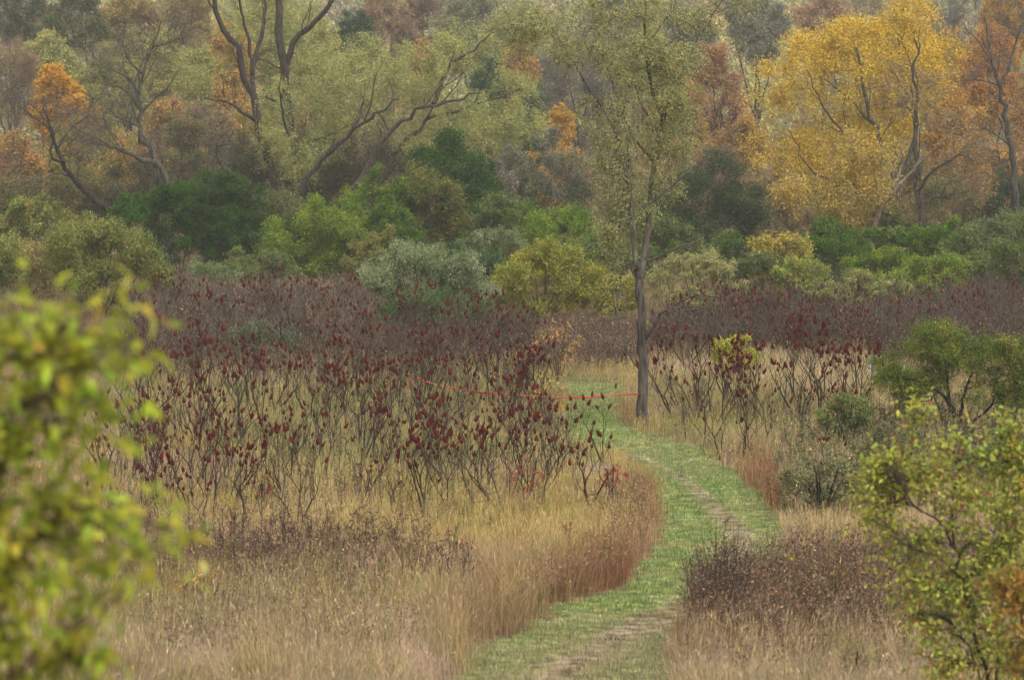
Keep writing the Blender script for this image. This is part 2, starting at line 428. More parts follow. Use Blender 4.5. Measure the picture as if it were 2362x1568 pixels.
# ------------------------------------------------------------------ grasses
def blades(pos, hgt, wid, col, lean, r, bend=.35, head=None, ang=None):
    n = len(pos); a = r.uniform(0, 2 * math.pi, n) if ang is None else ang
    ld = np.stack([np.cos(a), np.sin(a), np.zeros(n)], -1) * lean[:, None]
    f = r.uniform(0, 2 * math.pi, n); sd_ = np.stack([np.cos(f), np.sin(f), np.zeros(n)], -1) * (wid * .5)[:, None]
    up = np.array([0, 0, 1.]); h = hgt[:, None]
    m = pos + up * h * .55 + ld * h * .30
    t = pos + up * h * (1 - .25 * lean[:, None] ** 2) + ld * h * (.30 + bend * 1.3)
    V = np.stack([pos - sd_, pos + sd_, m + sd_ * .75, m - sd_ * .75, t], 1).reshape(-1, 3)
    b = (np.arange(n) * 5)[:, None]; C5 = np.repeat(col, 5, 0)
    out = [(V, b + np.array([[0, 1, 2, 3]]), C5), (V, b + np.array([[3, 2, 4]]), C5)]
    if head is not None:
        k = np.nonzero(head)[0]
        out.append(diamonds(t[k] - (t[k] - m[k]) * .3, (t[k] - m[k]) + r.normal(0, .05, (len(k), 3)), hgt[k] * .16, wid[k] * r.uniform(1.2, 1.9, len(k)), np.clip(col[k] * np.array([1.12, 1.08, 1.1]), 0, 1), r))
    return out
TAN, OCH, OLV = np.array([.42, .30, .19]), np.array([.43, .33, .12]), np.array([.27, .265, .085])
RB, PINK, DKB, PALE = np.array([.23, .115, .06]), np.array([.43, .315, .235]), np.array([.14, .09, .06]), np.array([.46, .37, .20])
def zone(u, v, x, y):
    """colour and height of the tall grass, clump by clump"""
    n1, n2, n3 = noise2(x, y, 3.0, 6), noise2(x, y, 1.2, 7), noise2(x, y, 6.0, 8)
    wts = {}
    tan = .5 + .7 * n1
    och = .35 + .9 * n2 + .25 * (v > 1380) + 1.5 * bump(u, v, 1150, 1230, 330, 70) + 1.0 * bump(u, v, 650, 1170, 350, 60) + .9 * bump(u, v, 1450, 890, 40, 45) + .8 * bump(u, v, 1250, 1180, 180, 60)
    olv = .1 + .5 * n3 + .35 * n2 * (v > 1300) + 1.5 * bump(u, v, 850, 980, 480, 110) + .9 * bump(u, v, 1700, 960, 200, 70) + .25 * (v > 1300)
    rb = np.clip((1.15 + .6 * n2) * np.exp(-(polydist(u, v, EDGE) / 75) ** 2), 0, 2) + 1.8 * bump(u, v, 1750, 1130, 50, 70) + 1.0 * bump(u, v, 1445, 960, 40, 40) + 1.2 * bump(u, v, 1600, 1500, 60, 90) + .9 * bump(u, v, 1800, 1380, 260, 70) + .7 * bump(u, v, 760, 1340, 300, 40) + .9 * bump(u, v, 1800, 1480, 300, 70) + .25 * n2 + .6 * bump(u, v, 400, 1400, 120, 50)
    pink = .08 + .8 * np.clip((v - 1330) / 200, 0, 1) + .5 * n1 * (v > 1250) + .6 * bump(u, v, 1950, 1290, 250, 60)
    pale = .1 + .9 * bump(u, v, 1820, 870, 260, 50) + .4 * bump(u, v, 600, 900, 400, 40) + .2 * n2
    dkb = .12 + .5 * n2 * (v > 1240) + .3 * n3 + 1.0 * bump(u, v, 650, 1310, 280, 50) + .9 * bump(u, v, 1850, 1430, 250, 90) + 1.2 * (v < 830)
    S = np.stack([tan, och, olv, rb, pink, pale, dkb], -1); S = np.clip(S, 0, None) ** 2.0; S /= S.sum(-1, keepdims=True)
    c = S @ np.stack([TAN, OCH, OLV, RB, PINK, PALE, DKB])
    h = .60 + .16 * n1 + (.22 + .16 * (v > 1280)) * n2 + .38 * np.clip((v - 1180) / 250, 0, 1) - .2 * bump(u, v, 850, 980, 500, 90) + .35 * S[:, 3] + .1 * (v < 860)
    h = h * (1 - .55 * bump(u, v, 1360, 1000, 110, 70))
    return c, h
def scatter_ground(n, d0, d1, p, r, margin=1.42):
    a, b = d0 ** (1 - p), d1 ** (1 - p); D = (a + r.random(n) * (b - a)) ** (1 / (1 - p))
    x = r.uniform(-1, 1, n) * D * .18 * margin
    return x, D, zt(x, D)
r = np.random.default_rng(21)
nt_, nb = 102000, 9
x, y, z = scatter_ground(nt_, 49, 222, .75, r)
m = ~path_mask(x, y, z)
x, y, z = x[m], y[m], z[m]
u, v = UV(np.stack([x, y, z], -1))
c, h = zone(u, v, x, y)
tufts = np.stack([x, y, z], -1); n = len(x)
pos = np.repeat(tufts, nb, 0); pos[:, :2] += r.normal(0, .14, (n * nb, 2)); pos[:, 2] = zt(pos[:, 0], pos[:, 1]) - .02
cc = jitter(np.repeat(jitter(c, r, .16), nb, 0), r, .18)
hh = np.repeat(h * r.uniform(.55, 1.25, n), nb) * r.uniform(.55, 1.1, n * nb)
ww = .0045 + .00012 * pos[:, 1]
o = build('dry_grass', blades(pos, hh, ww, cc, np.abs(r.normal(.38, .28, n * nb)) * np.repeat(r.uniform(.5, 1.5, n), nb), r, head=r.random(n * nb) < .3, ang=np.repeat(2.2 * noise2(x, y, 1.6, 14) + r.normal(0, .8, n) + 1.2, nb) + r.normal(0, .75, n * nb)), M_GRASS)
tag(o, kind='stuff')
# mown green grass of the trail
n = 330000
x, y, z = scatter_ground(n, 49, 128, .6, r, 1.0)
u, v = UV(np.stack([x, y, z], -1)); k = (u > 900) & (u < 1900); x, y, z, u, v = x[k], y[k], z[k], u[k], v[k]
k = path_mask(x, y, z); x, y, z, u, v = x[k], y[k], z[k], u[k], v[k]
k = r.random(len(x)) > .85 * track_w(x, y, z) ** 1.1 * (.75 + .4 * noise2(x, y, .45, 12)); x, y, z, u, v = x[k], y[k], z[k], u[k], v[k]
gn = noise2(x, y, 1.6, 9)
G1, G2, G3 = np.array([.175, .275, .085]), np.array([.27, .30, .12]), np.array([.34, .295, .165])
t3 = np.clip(.22 + .45 * noise2(x, y, 1.7, 10) + .75 * bump(u, v, 1330, 1540, 260, 80) + .3 * (v > 1420) + .5 * bump(u, v, 1700, 1290, 80, 60), 0, 1)[:, None]; t2 = np.clip(.4 + .5 * gn, 0, 1)[:, None]
c = (G1 * (1 - t2) + G2 * t2) * (1 - t3) + G3 * t3
o = build('trail_grass', blades(np.stack([x, y, z], -1), r.uniform(.05, .13, len(x)) * (1 + .5 * (gn > .5)), .014 + .00010 * y, jitter(c, r, .16), np.abs(r.normal(.4, .3, len(x))), r), M_GRASS)
tag(o, kind='stuff')

# standing dead weeds and thickets (nobody could count the stems)
def weeds(name, zones, r, mat=M_TWIG):
    parts = []
    for poly, n, h, col, bitcol, nbit, bsize, branch in zones:
        poly = np.array(poly, float); lo, hi = poly.min(0), poly.max(0)
        q = lo + r.random((n * 6, 2)) * (hi - lo); q = q[inpoly(q[:, 0], q[:, 1], poly)][:n]; q = q + r.normal(0, 1, q.shape) * np.array([26, 9]) * np.clip((q[:, 1:] - 500) / 900, .2, 1); q = q[~path_mask(*G(q[:, 0], q[:, 1]).T)]
        b = G(q[:, 0], q[:, 1]); n = len(b); hh = h * r.uniform(.5, 1.15, n)
        ln = r.normal(0, .12, (n, 2)); K = 5; t = np.linspace(0, 1, K)
        Pt = b[:, None] + np.stack([ln[:, :1] * t ** 1.5 * hh[:, None] + r.normal(0, .02, (n, K)), ln[:, 1:] * t ** 1.5 * hh[:, None] + r.normal(0, .02, (n, K)), t * hh[:, None]], -1)
        sc_ = (1 + b[:, 1] / 90)[:, None]
        R = np.linspace(.007, .004, K) * sc_
        cs = jitter(np.tile(np.array(col), (n, 1)), r, .22)
        parts.append(tubes(Pt, R, 3, cs))
        m = n * branch; i = r.integers(n, size=m); s0 = r.uniform(.35, .95, m)
        st = b[i] + np.stack([ln[i, 0] * s0 ** 1.5 * hh[i], ln[i, 1] * s0 ** 1.5 * hh[i], s0 * hh[i]], -1)
        d = unit(np.concatenate([r.normal(0, 1, (m, 2)), r.uniform(.6, 1.6, (m, 1))], 1)); L = hh[i] * r.uniform(.1, .3, m)
        tq = np.linspace(0, 1, 3)[None, :, None]
        parts.append(tubes(st[:, None] + d[:, None] * (L[:, None, None] * tq), np.linspace(.005, .003, 3) * sc_[i], 3, cs[i]))
        nbt = n * nbit; i = r.integers(m, size=nbt)
        bp = st[i] + d[i] * (L[i] * r.uniform(.2, 1.1, nbt))[:, None] + r.normal(0, .05, (nbt, 3))
        bp[:, 2] = np.maximum(bp[:, 2], zt(bp[:, 0], bp[:, 1]) + .03)
        bc = jitter(pick(bitcol, nbt, r), r, .25); bs = bsize * r.uniform(.5, 1.4, nbt) * (1 + bp[:, 1] / 150)
        parts.append(diamonds(bp, r.normal(size=(nbt, 3)) + np.array([0, 0, .6]), bs, bs * .55, bc, r))
    o = build(name, parts, mat); tag(o, kind='stuff'); return o
r = np.random.default_rng(31)
BRN = [(.165, .098, .062), (.24, .145, .088), (.11, .064, .045), (.31, .205, .125)]
BRN2 = [(.20, .14, .09), (.14, .095, .06), (.26, .185, .11), (.10, .07, .048)]
PUR = [(.095, .055, .042), (.13, .08, .055), (.07, .043, .035)]
weeds('dead_weeds', [
    ([(1080, 1485), (1250, 1408), (1440, 1318), (1502, 1230), (1500, 1140), (1440, 1150), (1430, 1250), (1360, 1330), (1200, 1390), (1040, 1450)], 300, .85, (.26, .17, .10), [(.28, .16, .09), (.38, .26, .14), (.22, .12, .07), (.44, .33, .17)], 18, .035, 5),
    ([(1780, 1010), (2010, 1000), (2030, 1190), (1810, 1190)], 330, .95, (.13, .12, .07), [(.20, .21, .09), (.26, .23, .11), (.15, .17, .07), (.24, .17, .10)], 24, .05, 5),
    ([(1990, 960), (2361, 960), (2361, 1120), (2010, 1120)], 500, 1.0, (.09, .08, .055), [(.13, .15, .06), (.18, .17, .08), (.10, .10, .05), (.22, .16, .09)], 24, .05, 5),
    ([(330, 1320), (1000, 1330), (900, 1440), (330, 1440)], 360, 1.0, (.17, .125, .085), BRN2 + [(.42, .22, .07), (.40, .33, .12), (.32, .32, .11)], 18, .042, 5),
    ([(340, 1440), (1000, 1460), (900, 1570), (330, 1570)], 420, .95, (.22, .17, .11), BRN2 + [(.42, .24, .08), (.46, .38, .14), (.36, .36, .12), (.42, .34, .18)], 18, .042, 5),
    ([(300, 1150), (1450, 1130), (1450, 1230), (300, 1240)], 260, .8, (.2, .15, .09), BRN2 + [(.42, .16, .07), (.42, .34, .12)], 10, .035, 4),
    ([(1600, 1500), (2361, 1480), (2361, 1600), (1570, 1600)], 420, .9, (.2, .15, .10), BRN2 + [(.42, .22, .07), (.44, .36, .12), (.34, .33, .12)], 18, .042, 5),
    ([(430, 1260), (620, 1240), (1060, 1300), (1080, 1370), (800, 1370), (430, 1330)], 300, 1.15, (.085, .058, .05), BRN, 26, .045, 5),
    ([(150, 1230), (330, 1230), (330, 1290), (150, 1290)], 60, 1.2, (.09, .06, .05), BRN, 24, .045, 5),
    ([(1600, 1520), (1612, 1460), (1690, 1440), (1670, 1530)], 150, 2.1, (.085, .06, .05), BRN, 26, .04, 5),
    ([(1600, 1520), (1650, 1440), (1830, 1400), (2010, 1380), (2110, 1440), (2110, 1530), (1850, 1550), (1640, 1560)], 900, 1.35, (.14, .10, .07), BRN + [(.34, .25, .15)] + [(.16, .10, .06), (.36, .2, .07)], 28, .045, 6),
    ([(1740, 1400), (1850, 1320), (2361, 1290), (2361, 1400), (2000, 1400)], 420, 1.15, (.19, .135, .095), BRN2 + BRN, 24, .045, 5),
    ([(1620, 1440), (1700, 1400), (2100, 1350), (2100, 1400), (1700, 1440)], 300, 1.5, (.17, .12, .085), BRN2 + [(.38, .28, .1)], 20, .04, 5),
    ([(1700, 1180), (1720, 1130), (1800, 1150), (1800, 1190)], 120, 1.1, (.22, .11, .06), [(.26, .13, .07), (.2, .1, .06)], 14, .04, 4)], r)
weeds('bare_thicket', [
    ([(240, 1120), (320, 900), (1235, 900), (1340, 1110), (1100, 1180), (300, 1200)], 900, 1.25, (.085, .066, .05), BRN2, 2, .035, 4),
    ([(1520, 930), (1990, 920), (1990, 985), (1540, 1000)], 160, 1.1, (.11, .085, .065), BRN2, 3, .035, 4),
    ([(290, 690), (850, 690), (850, 765), (290, 765)], 900, 1.8, (.15, .115, .09), BRN2 + [(.24, .18, .12)], 14, .06, 5),
    ([(300, 765), (850, 765), (850, 830), (300, 830)], 800, 1.7, (.14, .105, .08), BRN2, 16, .055, 5),
    ([(280, 830), (1000, 830), (1240, 880), (1200, 915), (900, 900), (280, 900)], 650, 1.5, (.10, .072, .058), BRN2, 14, .05, 5),
    ([(850, 790), (1230, 790), (1240, 850), (850, 850)], 500, 1.6, (.09, .066, .054), BRN2 + PUR, 16, .055, 5),
    ([(1230, 800), (1480, 800), (1480, 862), (1230, 862)], 800, 1.6, (.15, .105, .08), BRN2, 18, .055, 5),
    ([(1500, 790), (1700, 775), (2520, 770), (2520, 850), (2060, 860), (2000, 825), (1500, 830)], 2000, 1.7, (.10, .07, .055), PUR + BRN2, 16, .06, 6),
    ([(1660, 735), (2361, 720), (2361, 772), (1660, 772)], 700, 1.9, (.10, .072, .055), PUR + BRN2, 16, .065, 6),
    ([(1480, 1010), (1560, 1010), (1700, 1075), (1680, 1085)], 60, .9, (.17, .12, .08), BRN2, 14, .04, 4)], r)

# ================================================================== sumacs
M_CONE = leaf_mat('sumac_fruit', .05)
def cone_mesh(seed):
    r = np.random.default_rng(300 + seed); S, K = 9, 11
    t = np.linspace(0, 1, K); L = r.uniform(.24, .34); Wd = r.uniform(.058, .078)
    prof = np.sin(math.pi * np.clip(t, .02, 1) ** .62) ** .85 * (1 - .35 * t); prof[-1] = .02; prof[0] = .1
    a = np.arange(S) * 2 * math.pi / S
    rad = Wd * prof[:, None] * r.uniform(.78, 1.22, (K, S))
    bend = r.uniform(-.18, .18, 2)
    V = np.stack([rad * np.cos(a) + bend[0] * L * t[:, None] ** 2, rad * np.sin(a) + bend[1] * L * t[:, None] ** 2, np.repeat(t[:, None] * L, S, 1)], -1).reshape(-1, 3)
    i = np.arange(K * S).reshape(K, S); nx = np.roll(i, -1, 1)
    F = np.stack([i[:-1], nx[:-1], nx[1:], i[1:]], -1).reshape(-1, 4)
    C = jitter(np.tile(np.array([.090, .015, .015]), (K * S, 1)), r, .28)
    # small hairy drupes standing off the surface
    m = 60; k = r.integers(K * S, size=m); base = V[k]; out = base.copy(); out[:, 2] = 0; out = unit(out) + np.array([0, 0, .5])
    D = diamonds(base, out + r.normal(0, .3, (m, 3)), .035, .022, jitter(np.tile(np.array([.105, .018, .017]), (m, 1)), r, .3), r)
    o = build('fruit_cone', [(V, F, C), D], M_CONE, smooth=False); me = o.data; bpy.data.objects.remove(o); return me
CONES = [cone_mesh(i) for i in range(7)]

def sumac_stem(seed):
    """forking antler-like stem; returns mesh parts and the tips"""
    r = np.random.default_rng(500 + seed); paths, rads, tips = [], [], []
    Hh = r.uniform(1.5, 2.3)
    def seg(p, d, L, rad, lev):
        K = 6; q = [p]; d = d.copy()
        for k in range(K - 1):
            d = unit(d + r.normal(0, .09, 3) + np.array([0, 0, .10 if lev else .04])); q.append(q[-1] + d * L / (K - 1))
        q = np.array(q); r1 = rad * .72; paths.append(q); rads.append(np.linspace(rad, r1, K))
        if lev < 4 and r.random() < (1, .9, .7, .4)[lev]:
            nk = 2 if r.random() < .8 else 3; a0 = r.uniform(0, 6.28)
            for k in range(nk):
                a = a0 + 2 * math.pi * k / nk + r.normal(0, .3); tilt = r.uniform(.4, .85)
                nd = unit(d * math.cos(tilt) + np.array([math.cos(a), math.sin(a), .1]) * math.sin(tilt))
                seg(q[-1], nd, Hh * r.uniform(.16, .30) * (1 - .08 * lev), r1 * .8, lev + 1)
        else: tips.append((q[-1], d))
        if lev > 0 and r.random() < .45:
            nd = unit(d + r.normal(0, .6, 3)); b0 = q[3]; L2 = L * r.uniform(.3, .6); paths.append(np.array([b0 + nd * L2 * f for f in np.linspace(0, 1, K)]) + r.normal(0, .006, (K, 3)) * np.linspace(0, 1, K)[:, None]); rads.append(np.linspace(r1 * .6, .003, K))
    ns = r.choice([1, 2, 2, 3])
    for k in range(ns):
        st = np.array([0, 0, -.05])
        lean = r.normal(0, .16 + .12 * ns, 2); seg(st, unit(np.array([lean[0], lean[1], 1.])), Hh * r.uniform(.38, .6), r.uniform(.021, .032), 0)
    Cst = jitter(np.tile(np.array([.058, .044, .033]), (len(paths), 1)), r, .25)
    parts = [tubes(np.array(paths), np.array(rads), 5, Cst)]
    o = build('stem', parts, M_TWIG, smooth=True); me = o.data; bpy.data.objects.remove(o)
    return me, tips
STEMS = [sumac_stem(i) for i in range(22)]
def sumac(p, seed, label, group, scale=1.0, most=6, cone_scale=1.0, rot=None):
    r = np.random.default_rng(2000 + seed); me, tips = STEMS[seed % len(STEMS)]
    e = empty('staghorn_sumac', p, label, 'sumac', group); e.rotation_euler = (0, 0, r.uniform(0, 6.28) if rot is None else rot); e.scale = (scale,) * 3
    s = bpy.data.objects.new('stem', me); COL.objects.link(s); s.parent = e
    ids = r.permutation(len(tips)); k = 0
    for i in ids:
        if k >= most: break
        if r.random() < .12 and k >= 2: continue
        tp, td = tips[i]; d = Vector(unit(td + np.array([r.normal(0, .22), r.normal(0, .22), .55])))
        c = bpy.data.objects.new('fruit_cone', CONES[r.integers(len(CONES))]); COL.objects.link(c); c.parent = e
        c.location = Vector(tp) - d * .03; q = d.to_track_quat('Z', 'Y'); c.rotation_mode = 'QUATERNION'; c.rotation_quaternion = q
        f = r.uniform(.52, .88) * cone_scale; c.scale = (f * r.uniform(.85, 1.15), f, f); k += 1
    return e
def stand(poly, n, dmin, label, group, seed, sc0=.85, sc1=1.25, most=6, cone_scale=1.0):
    r = np.random.default_rng(seed); poly = np.array(poly, float); lo, hi = poly.min(0), poly.max(0); pts = []
    tries = 0
    while len(pts) < n and tries < n * 60:
        tries += 1; q = lo + r.random(2) * (hi - lo)
        if not inpoly(np.array([q[0]]), np.array([q[1]]), poly)[0]: continue
        p = G(q[0], q[1])
        if pts and min(np.hypot(p[0] - a[0], p[1] - a[1]) for a in pts) < dmin: continue
        pts.append(p)
    for i, p in enumerate(pts): sumac(p, seed * 37 + i * 5 + int(r.integers(20)), label, group, r.uniform(sc0, sc1), most, cone_scale)
stand([(215, 1110), (330, 1010), (900, 1000), (1265, 1010), (1320, 1070), (1405, 1150), (1370, 1190), (1100, 1200), (800, 1225), (300, 1240), (215, 1210)], 86, .75,
      'bare sumac with dark red fruit cones in the front ranks of the meadow stand', 'sumacs in the front ranks of the meadow stand', 1, .75, 1.2, 8, .98)
stand([(300, 900), (900, 885), (1235, 900), (1262, 1000), (900, 995), (300, 1005)], 66, .9,
      'bare forked sumac with red cones deep inside the meadow stand behind its front ranks', 'sumacs deep inside the meadow stand', 2, .75, 1.3, 8, 1.05)
stand([(290, 715), (860, 715), (1150, 790), (1240, 825), (1265, 890), (900, 880), (290, 890)], 80, 1.1,
      'bare sumac with red cones in the brown back strip below the green bushes', 'sumacs in the brown strip below the bushes', 3, 1.0, 1.4, 5)
stand([(1520, 945), (1700, 925), (1980, 925), (1990, 970), (1800, 985), (1530, 990)], 30, .7,
      'bare sumac with red cones in the row beyond the trail beside the lone tree', 'sumacs in the row beyond the trail', 4, .95, 1.35, 8)
stand([(1510, 800), (1700, 790), (2361, 760), (2361, 830), (2000, 825), (1510, 870)], 26, 1.3,
      'bare sumac with red cones in the dark purple thicket edge far beyond the trail', 'sumacs at the dark thicket edge', 5, 1.0, 1.3, 7)
stand([(1560, 1010), (1640, 1030), (1760, 1085), (1990, 1040), (1980, 1000), (1700, 995)], 12, .8,
      'thin bare sumac with few red cones on the slope beside the green trail', 'sumacs on the slope beside the trail', 6, .7, 1.05, 4)
def one(u, v, seed, label, scale=1.0, most=5, group=None): return sumac(G(np.float64(u), np.float64(v)), seed, label, group, scale, most)
one(1391, 1075, 9, 'single bare sumac with red cones standing against the bright green trail bend', 1.05, 6)
one(1712, 1085, 14, 'bare sumac with a tight knot of red cones above the rusty grass clump', 1.0, 5)
one(1660, 1060, 3, 'thin bare sumac standing beside the rusty grass clump at the trail edge', .9, 3)
one(1880, 1150, 17, 'bare sumac with pale stem rising out of the low green bush by the trail', .8, 6)
one(1960, 1010, 6, 'bare sumac with three big red cones above the small round bush', .95, 3)
one(255, 1245, 12, 'foremost bare sumac beside the yellow leaved shrub close to the camera', .95, 5)
# the far cones of the thicket, past counting
r = np.random.default_rng(77); parts = []
for poly, n in (([(1640, 700), (2361, 690), (2361, 790), (1640, 790)], 330), ([(1650, 790), (2050, 790), (2050, 815), (1650, 815)], 90)):
    poly = np.array(poly, float); q = poly.min(0) + r.random((n, 2)) * (poly.max(0) - poly.min(0)); b = G(q[:, 0], q[:, 1] + 30)
    b[:, 2] += r.uniform(1.6, 2.9, n)
    for p in b:
        me = CONES[r.integers(len(CONES))]; co = np.empty(len(me.vertices) * 3); me.vertices.foreach_get('co', co); co = co.reshape(-1, 3)[:99]
        i = np.arange(99).reshape(11, 9); nx = np.roll(i, -1, 1)
        parts.append((co * r.uniform(.5, .85) + p, np.stack([i[:-1], nx[:-1], nx[1:], i[1:]], -1).reshape(-1, 4), jitter(np.tile(np.array([.095, .02, .02]), (99, 1)), r, .2)))
tri = []
for poly, n in (([(1520, 800), (1700, 775), (2520, 740), (2520, 840), (2000, 830), (1520, 850)], 150), ([(1660, 725), (2361, 710), (2361, 770), (1660, 770)], 70), ([(290, 700), (860, 700), (1220, 800), (1240, 860), (290, 860)], 120)):
    poly = np.array(poly, float); q = poly.min(0) + r.random((n * 3, 2)) * (poly.max(0) - poly.min(0)); q = q[inpoly(q[:, 0], q[:, 1], poly)][:n]
    for p in G(q[:, 0], q[:, 1]):
        me = STEMS[r.integers(len(STEMS))][0]; nv, npg = len(me.vertices), len(me.polygons); co = np.empty(nv * 3); me.vertices.foreach_get('co', co); li = np.empty(npg * 4, np.int32); me.loops.foreach_get('vertex_index', li)
        a = r.uniform(0, 6.28); c_, s_ = math.cos(a), math.sin(a); co = co.reshape(-1, 3) @ np.array([[c_, s_, 0], [-s_, c_, 0], [0, 0, 1.]]) * r.uniform(.9, 1.3)
        parts.append((co + p, li.reshape(-1, 4), np.array([.10, .08, .066]) * r.uniform(.6, 1.5)))
tag(build('sumac_thicket', parts, M_CONE), kind='stuff')

# ================================================================== trees
OLIVE = [(.31, .32, .09), (.38, .35, .11), (.26, .28, .085)]
PALEOL = [(.42, .42, .14), (.35, .37, .13), (.47, .43, .14)]
WILLOW = [(.36, .38, .15), (.42, .41, .16), (.30, .33, .14), (.47, .42, .14)]
GOLD = [(.78, .53, .045), (.70, .48, .06), (.62, .46, .07)]
ORANGE = [(.60, .35, .085), (.54, .29, .075), (.52, .34, .10)]
BORANGE = [(.68, .38, .05), (.62, .34, .05)]
RUST = [(.48, .26, .12), (.42, .25, .13), (.50, .30, .12), (.32, .22, .13)]
BROWNISH = [(.32, .23, .12), (.38, .27, .12), (.27, .21, .12)]
DTW = [(.10, .085, .07), (.13, .11, .085), (.17, .14, .10)]
GREYTW = [(.22, .20, .16), (.27, .23, .18), (.18, .165, .14)]
DKG = [(.036, .098, .010), (.062, .140, .016), (.028, .068, .010)]
DKBLUE = [(.042, .095, .026), (.07, .135, .036), (.032, .07, .02)]
MIDG = [(.115, .195, .022), (.165, .24, .03), (.075, .14, .02)]
YELG = [(.22, .31, .03), (.29, .34, .036), (.16, .25, .028)]
LIME = [(.36, .33, .055), (.28, .30, .055), (.23, .27, .055), (.40, .34, .06)]
SILV = [(.38, .41, .24), (.28, .33, .16), (.13, .18, .06), (.20, .25, .10)]
OLG = [(.19, .21, .085), (.23, .24, .10), (.15, .18, .08)]
PALEY = [(.44, .40, .16), (.38, .36, .15), (.33, .33, .12)]
DARKB = (.055, .046, .038)
GREYB = (.17, .15, .125)

# the lone tree by the trail
hero_limbs = [
    (['base', (1483, 900, 0), (1481, 790, 0), (1477, 690, 0), (1469, 622, 0)], .205, .155),
    ([(1469, 622, 0), (1462, 560, .1), (1457, 500, .2), (1453, 430, .4), (1436, 350, .6), (1404, 275, .9), (1350, 190, 1.3), (1290, 95, 1.7), (1240, 40, 2)], .095, .012),
    ([(1474, 640, 0), (1489, 590, .2), (1500, 500, .5), (1505, 400, .8), (1516, 330, 1.0), (1514, 250, 1.1), (1500, 150, 1.0), (1491, 60, 1.1), (1483, -40, 1.2)], .125, .045),
    ([(1514, 330, 1.0), (1540, 250, 1.6), (1572, 180, 2.2), (1600, 105, 2.6), (1640, 40, 3), (1680, -20, 3.2)], .075, .025),
    ([(1500, 470, .5), (1560, 420, 0), (1620, 380, -.6), (1680, 365, -1)], .04, .01),
    ([(1505, 370, .8), (1450, 300, 2), (1400, 150, 3), (1360, 60, 3.4)], .06, .02),
    ([(1490, 600, .2), (1540, 585, -.4), (1600, 560, -1), (1700, 515, -1.6), (1740, 490, -2)], .035, .008),
    ([(1488, 782, 0), (1512, 745, -.3), (1532, 718, -.5), (1580, 690, -.8), (1630, 682, -1.2), (1690, 690, -1.6)], .075, .012),
    ([(1532, 718, -.5), (1590, 715, -1), (1650, 700, -1.4), (1720, 665, -1.6)], .03, .008),
    ([(1545, 705, -.6), (1580, 730, -1), (1640, 770, -1.2)], .022, .006),
    ([(1466, 640, 0), (1450, 615, -.2), (1425, 612, -.5), (1400, 630, -.7), (1385, 650, -.8)], .03, .008),
    ([(1440, 614, -.3), (1432, 640, -.5), (1424, 700, -.6), (1410, 745, -.7)], .018, .006),
    ([(1420, 612, -.5), (1395, 650, -.8), (1392, 700, -.9)], .014, .005),
    ([(1455, 500, -.3), (1420, 510, -.8), (1395, 495, -1.1), (1380, 470, -1.3)], .025, .007)]
hero_blobs = [(1405, 520, 30, 50), (1390, 360, 35, 60), (1455, 420, 30, 60), (1430, 470, 42, 70), (1400, 400, 40, 45), (1425, 550, 28, 45), (1490, 210, 85, 75), (1390, 260, 60, 55), (1560, 230, 50, 50), (1440, 120, 90, 60), (1330, 110, 80, 55), (1250, 50, 95, 45, -1.5),
              (1220, 90, 60, 40, -1.5), (1540, 130, 70, 50), (1480, 30, 110, 45), (1600, 50, 80, 40, 2.5), (1370, 30, 80, 40), (1520, 320, 55, 50), (1540, 420, 40, 45), (1690, 10, 60, 30, 3),
              (1440, 340, 50, 45), (1490, 460, 35, 50), (1560, 330, 45, 50), (1590, 150, 40, 40, 2)]
woody('willow_tree', 'lone young willow with ridged grey trunk standing at the bend of the green trail', 'tree', 104.5, 1484, hero_limbs, hero_blobs,
      WILLOW, 66000, (.095, .028), 420, 7, twl=.62, droop=.35, bark=(.115, .098, .08), twig_col=(.13, .115, .085), side=3, back=.7, seed=1, up=.1, spread=.16, bcol=.35)

# the big many-trunked willow behind the bushes
S2 = 225.0
big_limbs = [
    (['base', (640, 430, 0), (618, 345, 0), (596, 280, 0), (580, 200, 0), (560, 130, -.5), (528, 85, -1), (500, 30, -1.5), (478, -40, -2)], .42, .17),
    ([(583, 215, 0), (584, 160, .5), (600, 95, 1), (611, 30, 1.2), (604, -30, 1.5)], .24, .11),
    ([(582, 170, .3), (574, 100, 0), (560, 40, -.5), (545, -30, -.8)], .16, .08),
    (['base', (690, 400, 1), (672, 320, 1), (664, 240, 1.5), (658, 160, 1.5), (646, 60, 1.5), (640, -40, 1.5)], .46, .27),
    ([(660, 150, 1.5), (680, 95, 1), (720, 55, .5), (760, 10, 0), (785, -40, 0)], .26, .15),
    (['base', (700, 425, -2), (742, 368, -3), (785, 325, -4), (835, 282, -5), (880, 255, -6), (920, 228, -6)], .27, .07),
    ([(742, 368, -3), (765, 342, -3.5), (800, 318, -4), (826, 275, -4), (838, 235, -4)], .14, .06),
    (['base', (838, 400, -1), (866, 345, -1), (905, 300, -1), (955, 262, -1.5), (1000, 240, -2), (1060, 228, -2.5), (1110, 215, -3)], .28, .06),
    ([(1000, 240, -2), (1020, 190, -1), (1035, 150, -1), (1085, 120, -1), (1130, 80, -1)], .2, .06),
    (['base', (880, 420, 2), (908, 355, 2), (955, 312, 2), (1000, 268, 2), (1060, 256, 2), (1120, 240, 2), (1200, 205, 2)], .25, .05),
    ([(560, 425, -3), (525, 395, -3), (504, 365, -3), (502, 338, -3), (540, 332, -3)], .2, .05),
    ([(600, 285, 0), (560, 260, -2), (520, 235, -3), (470, 228, -4)], .16, .05),
    ([(668, 270, 1), (640, 240, 0), (612, 222, -1)], .2, .06)]
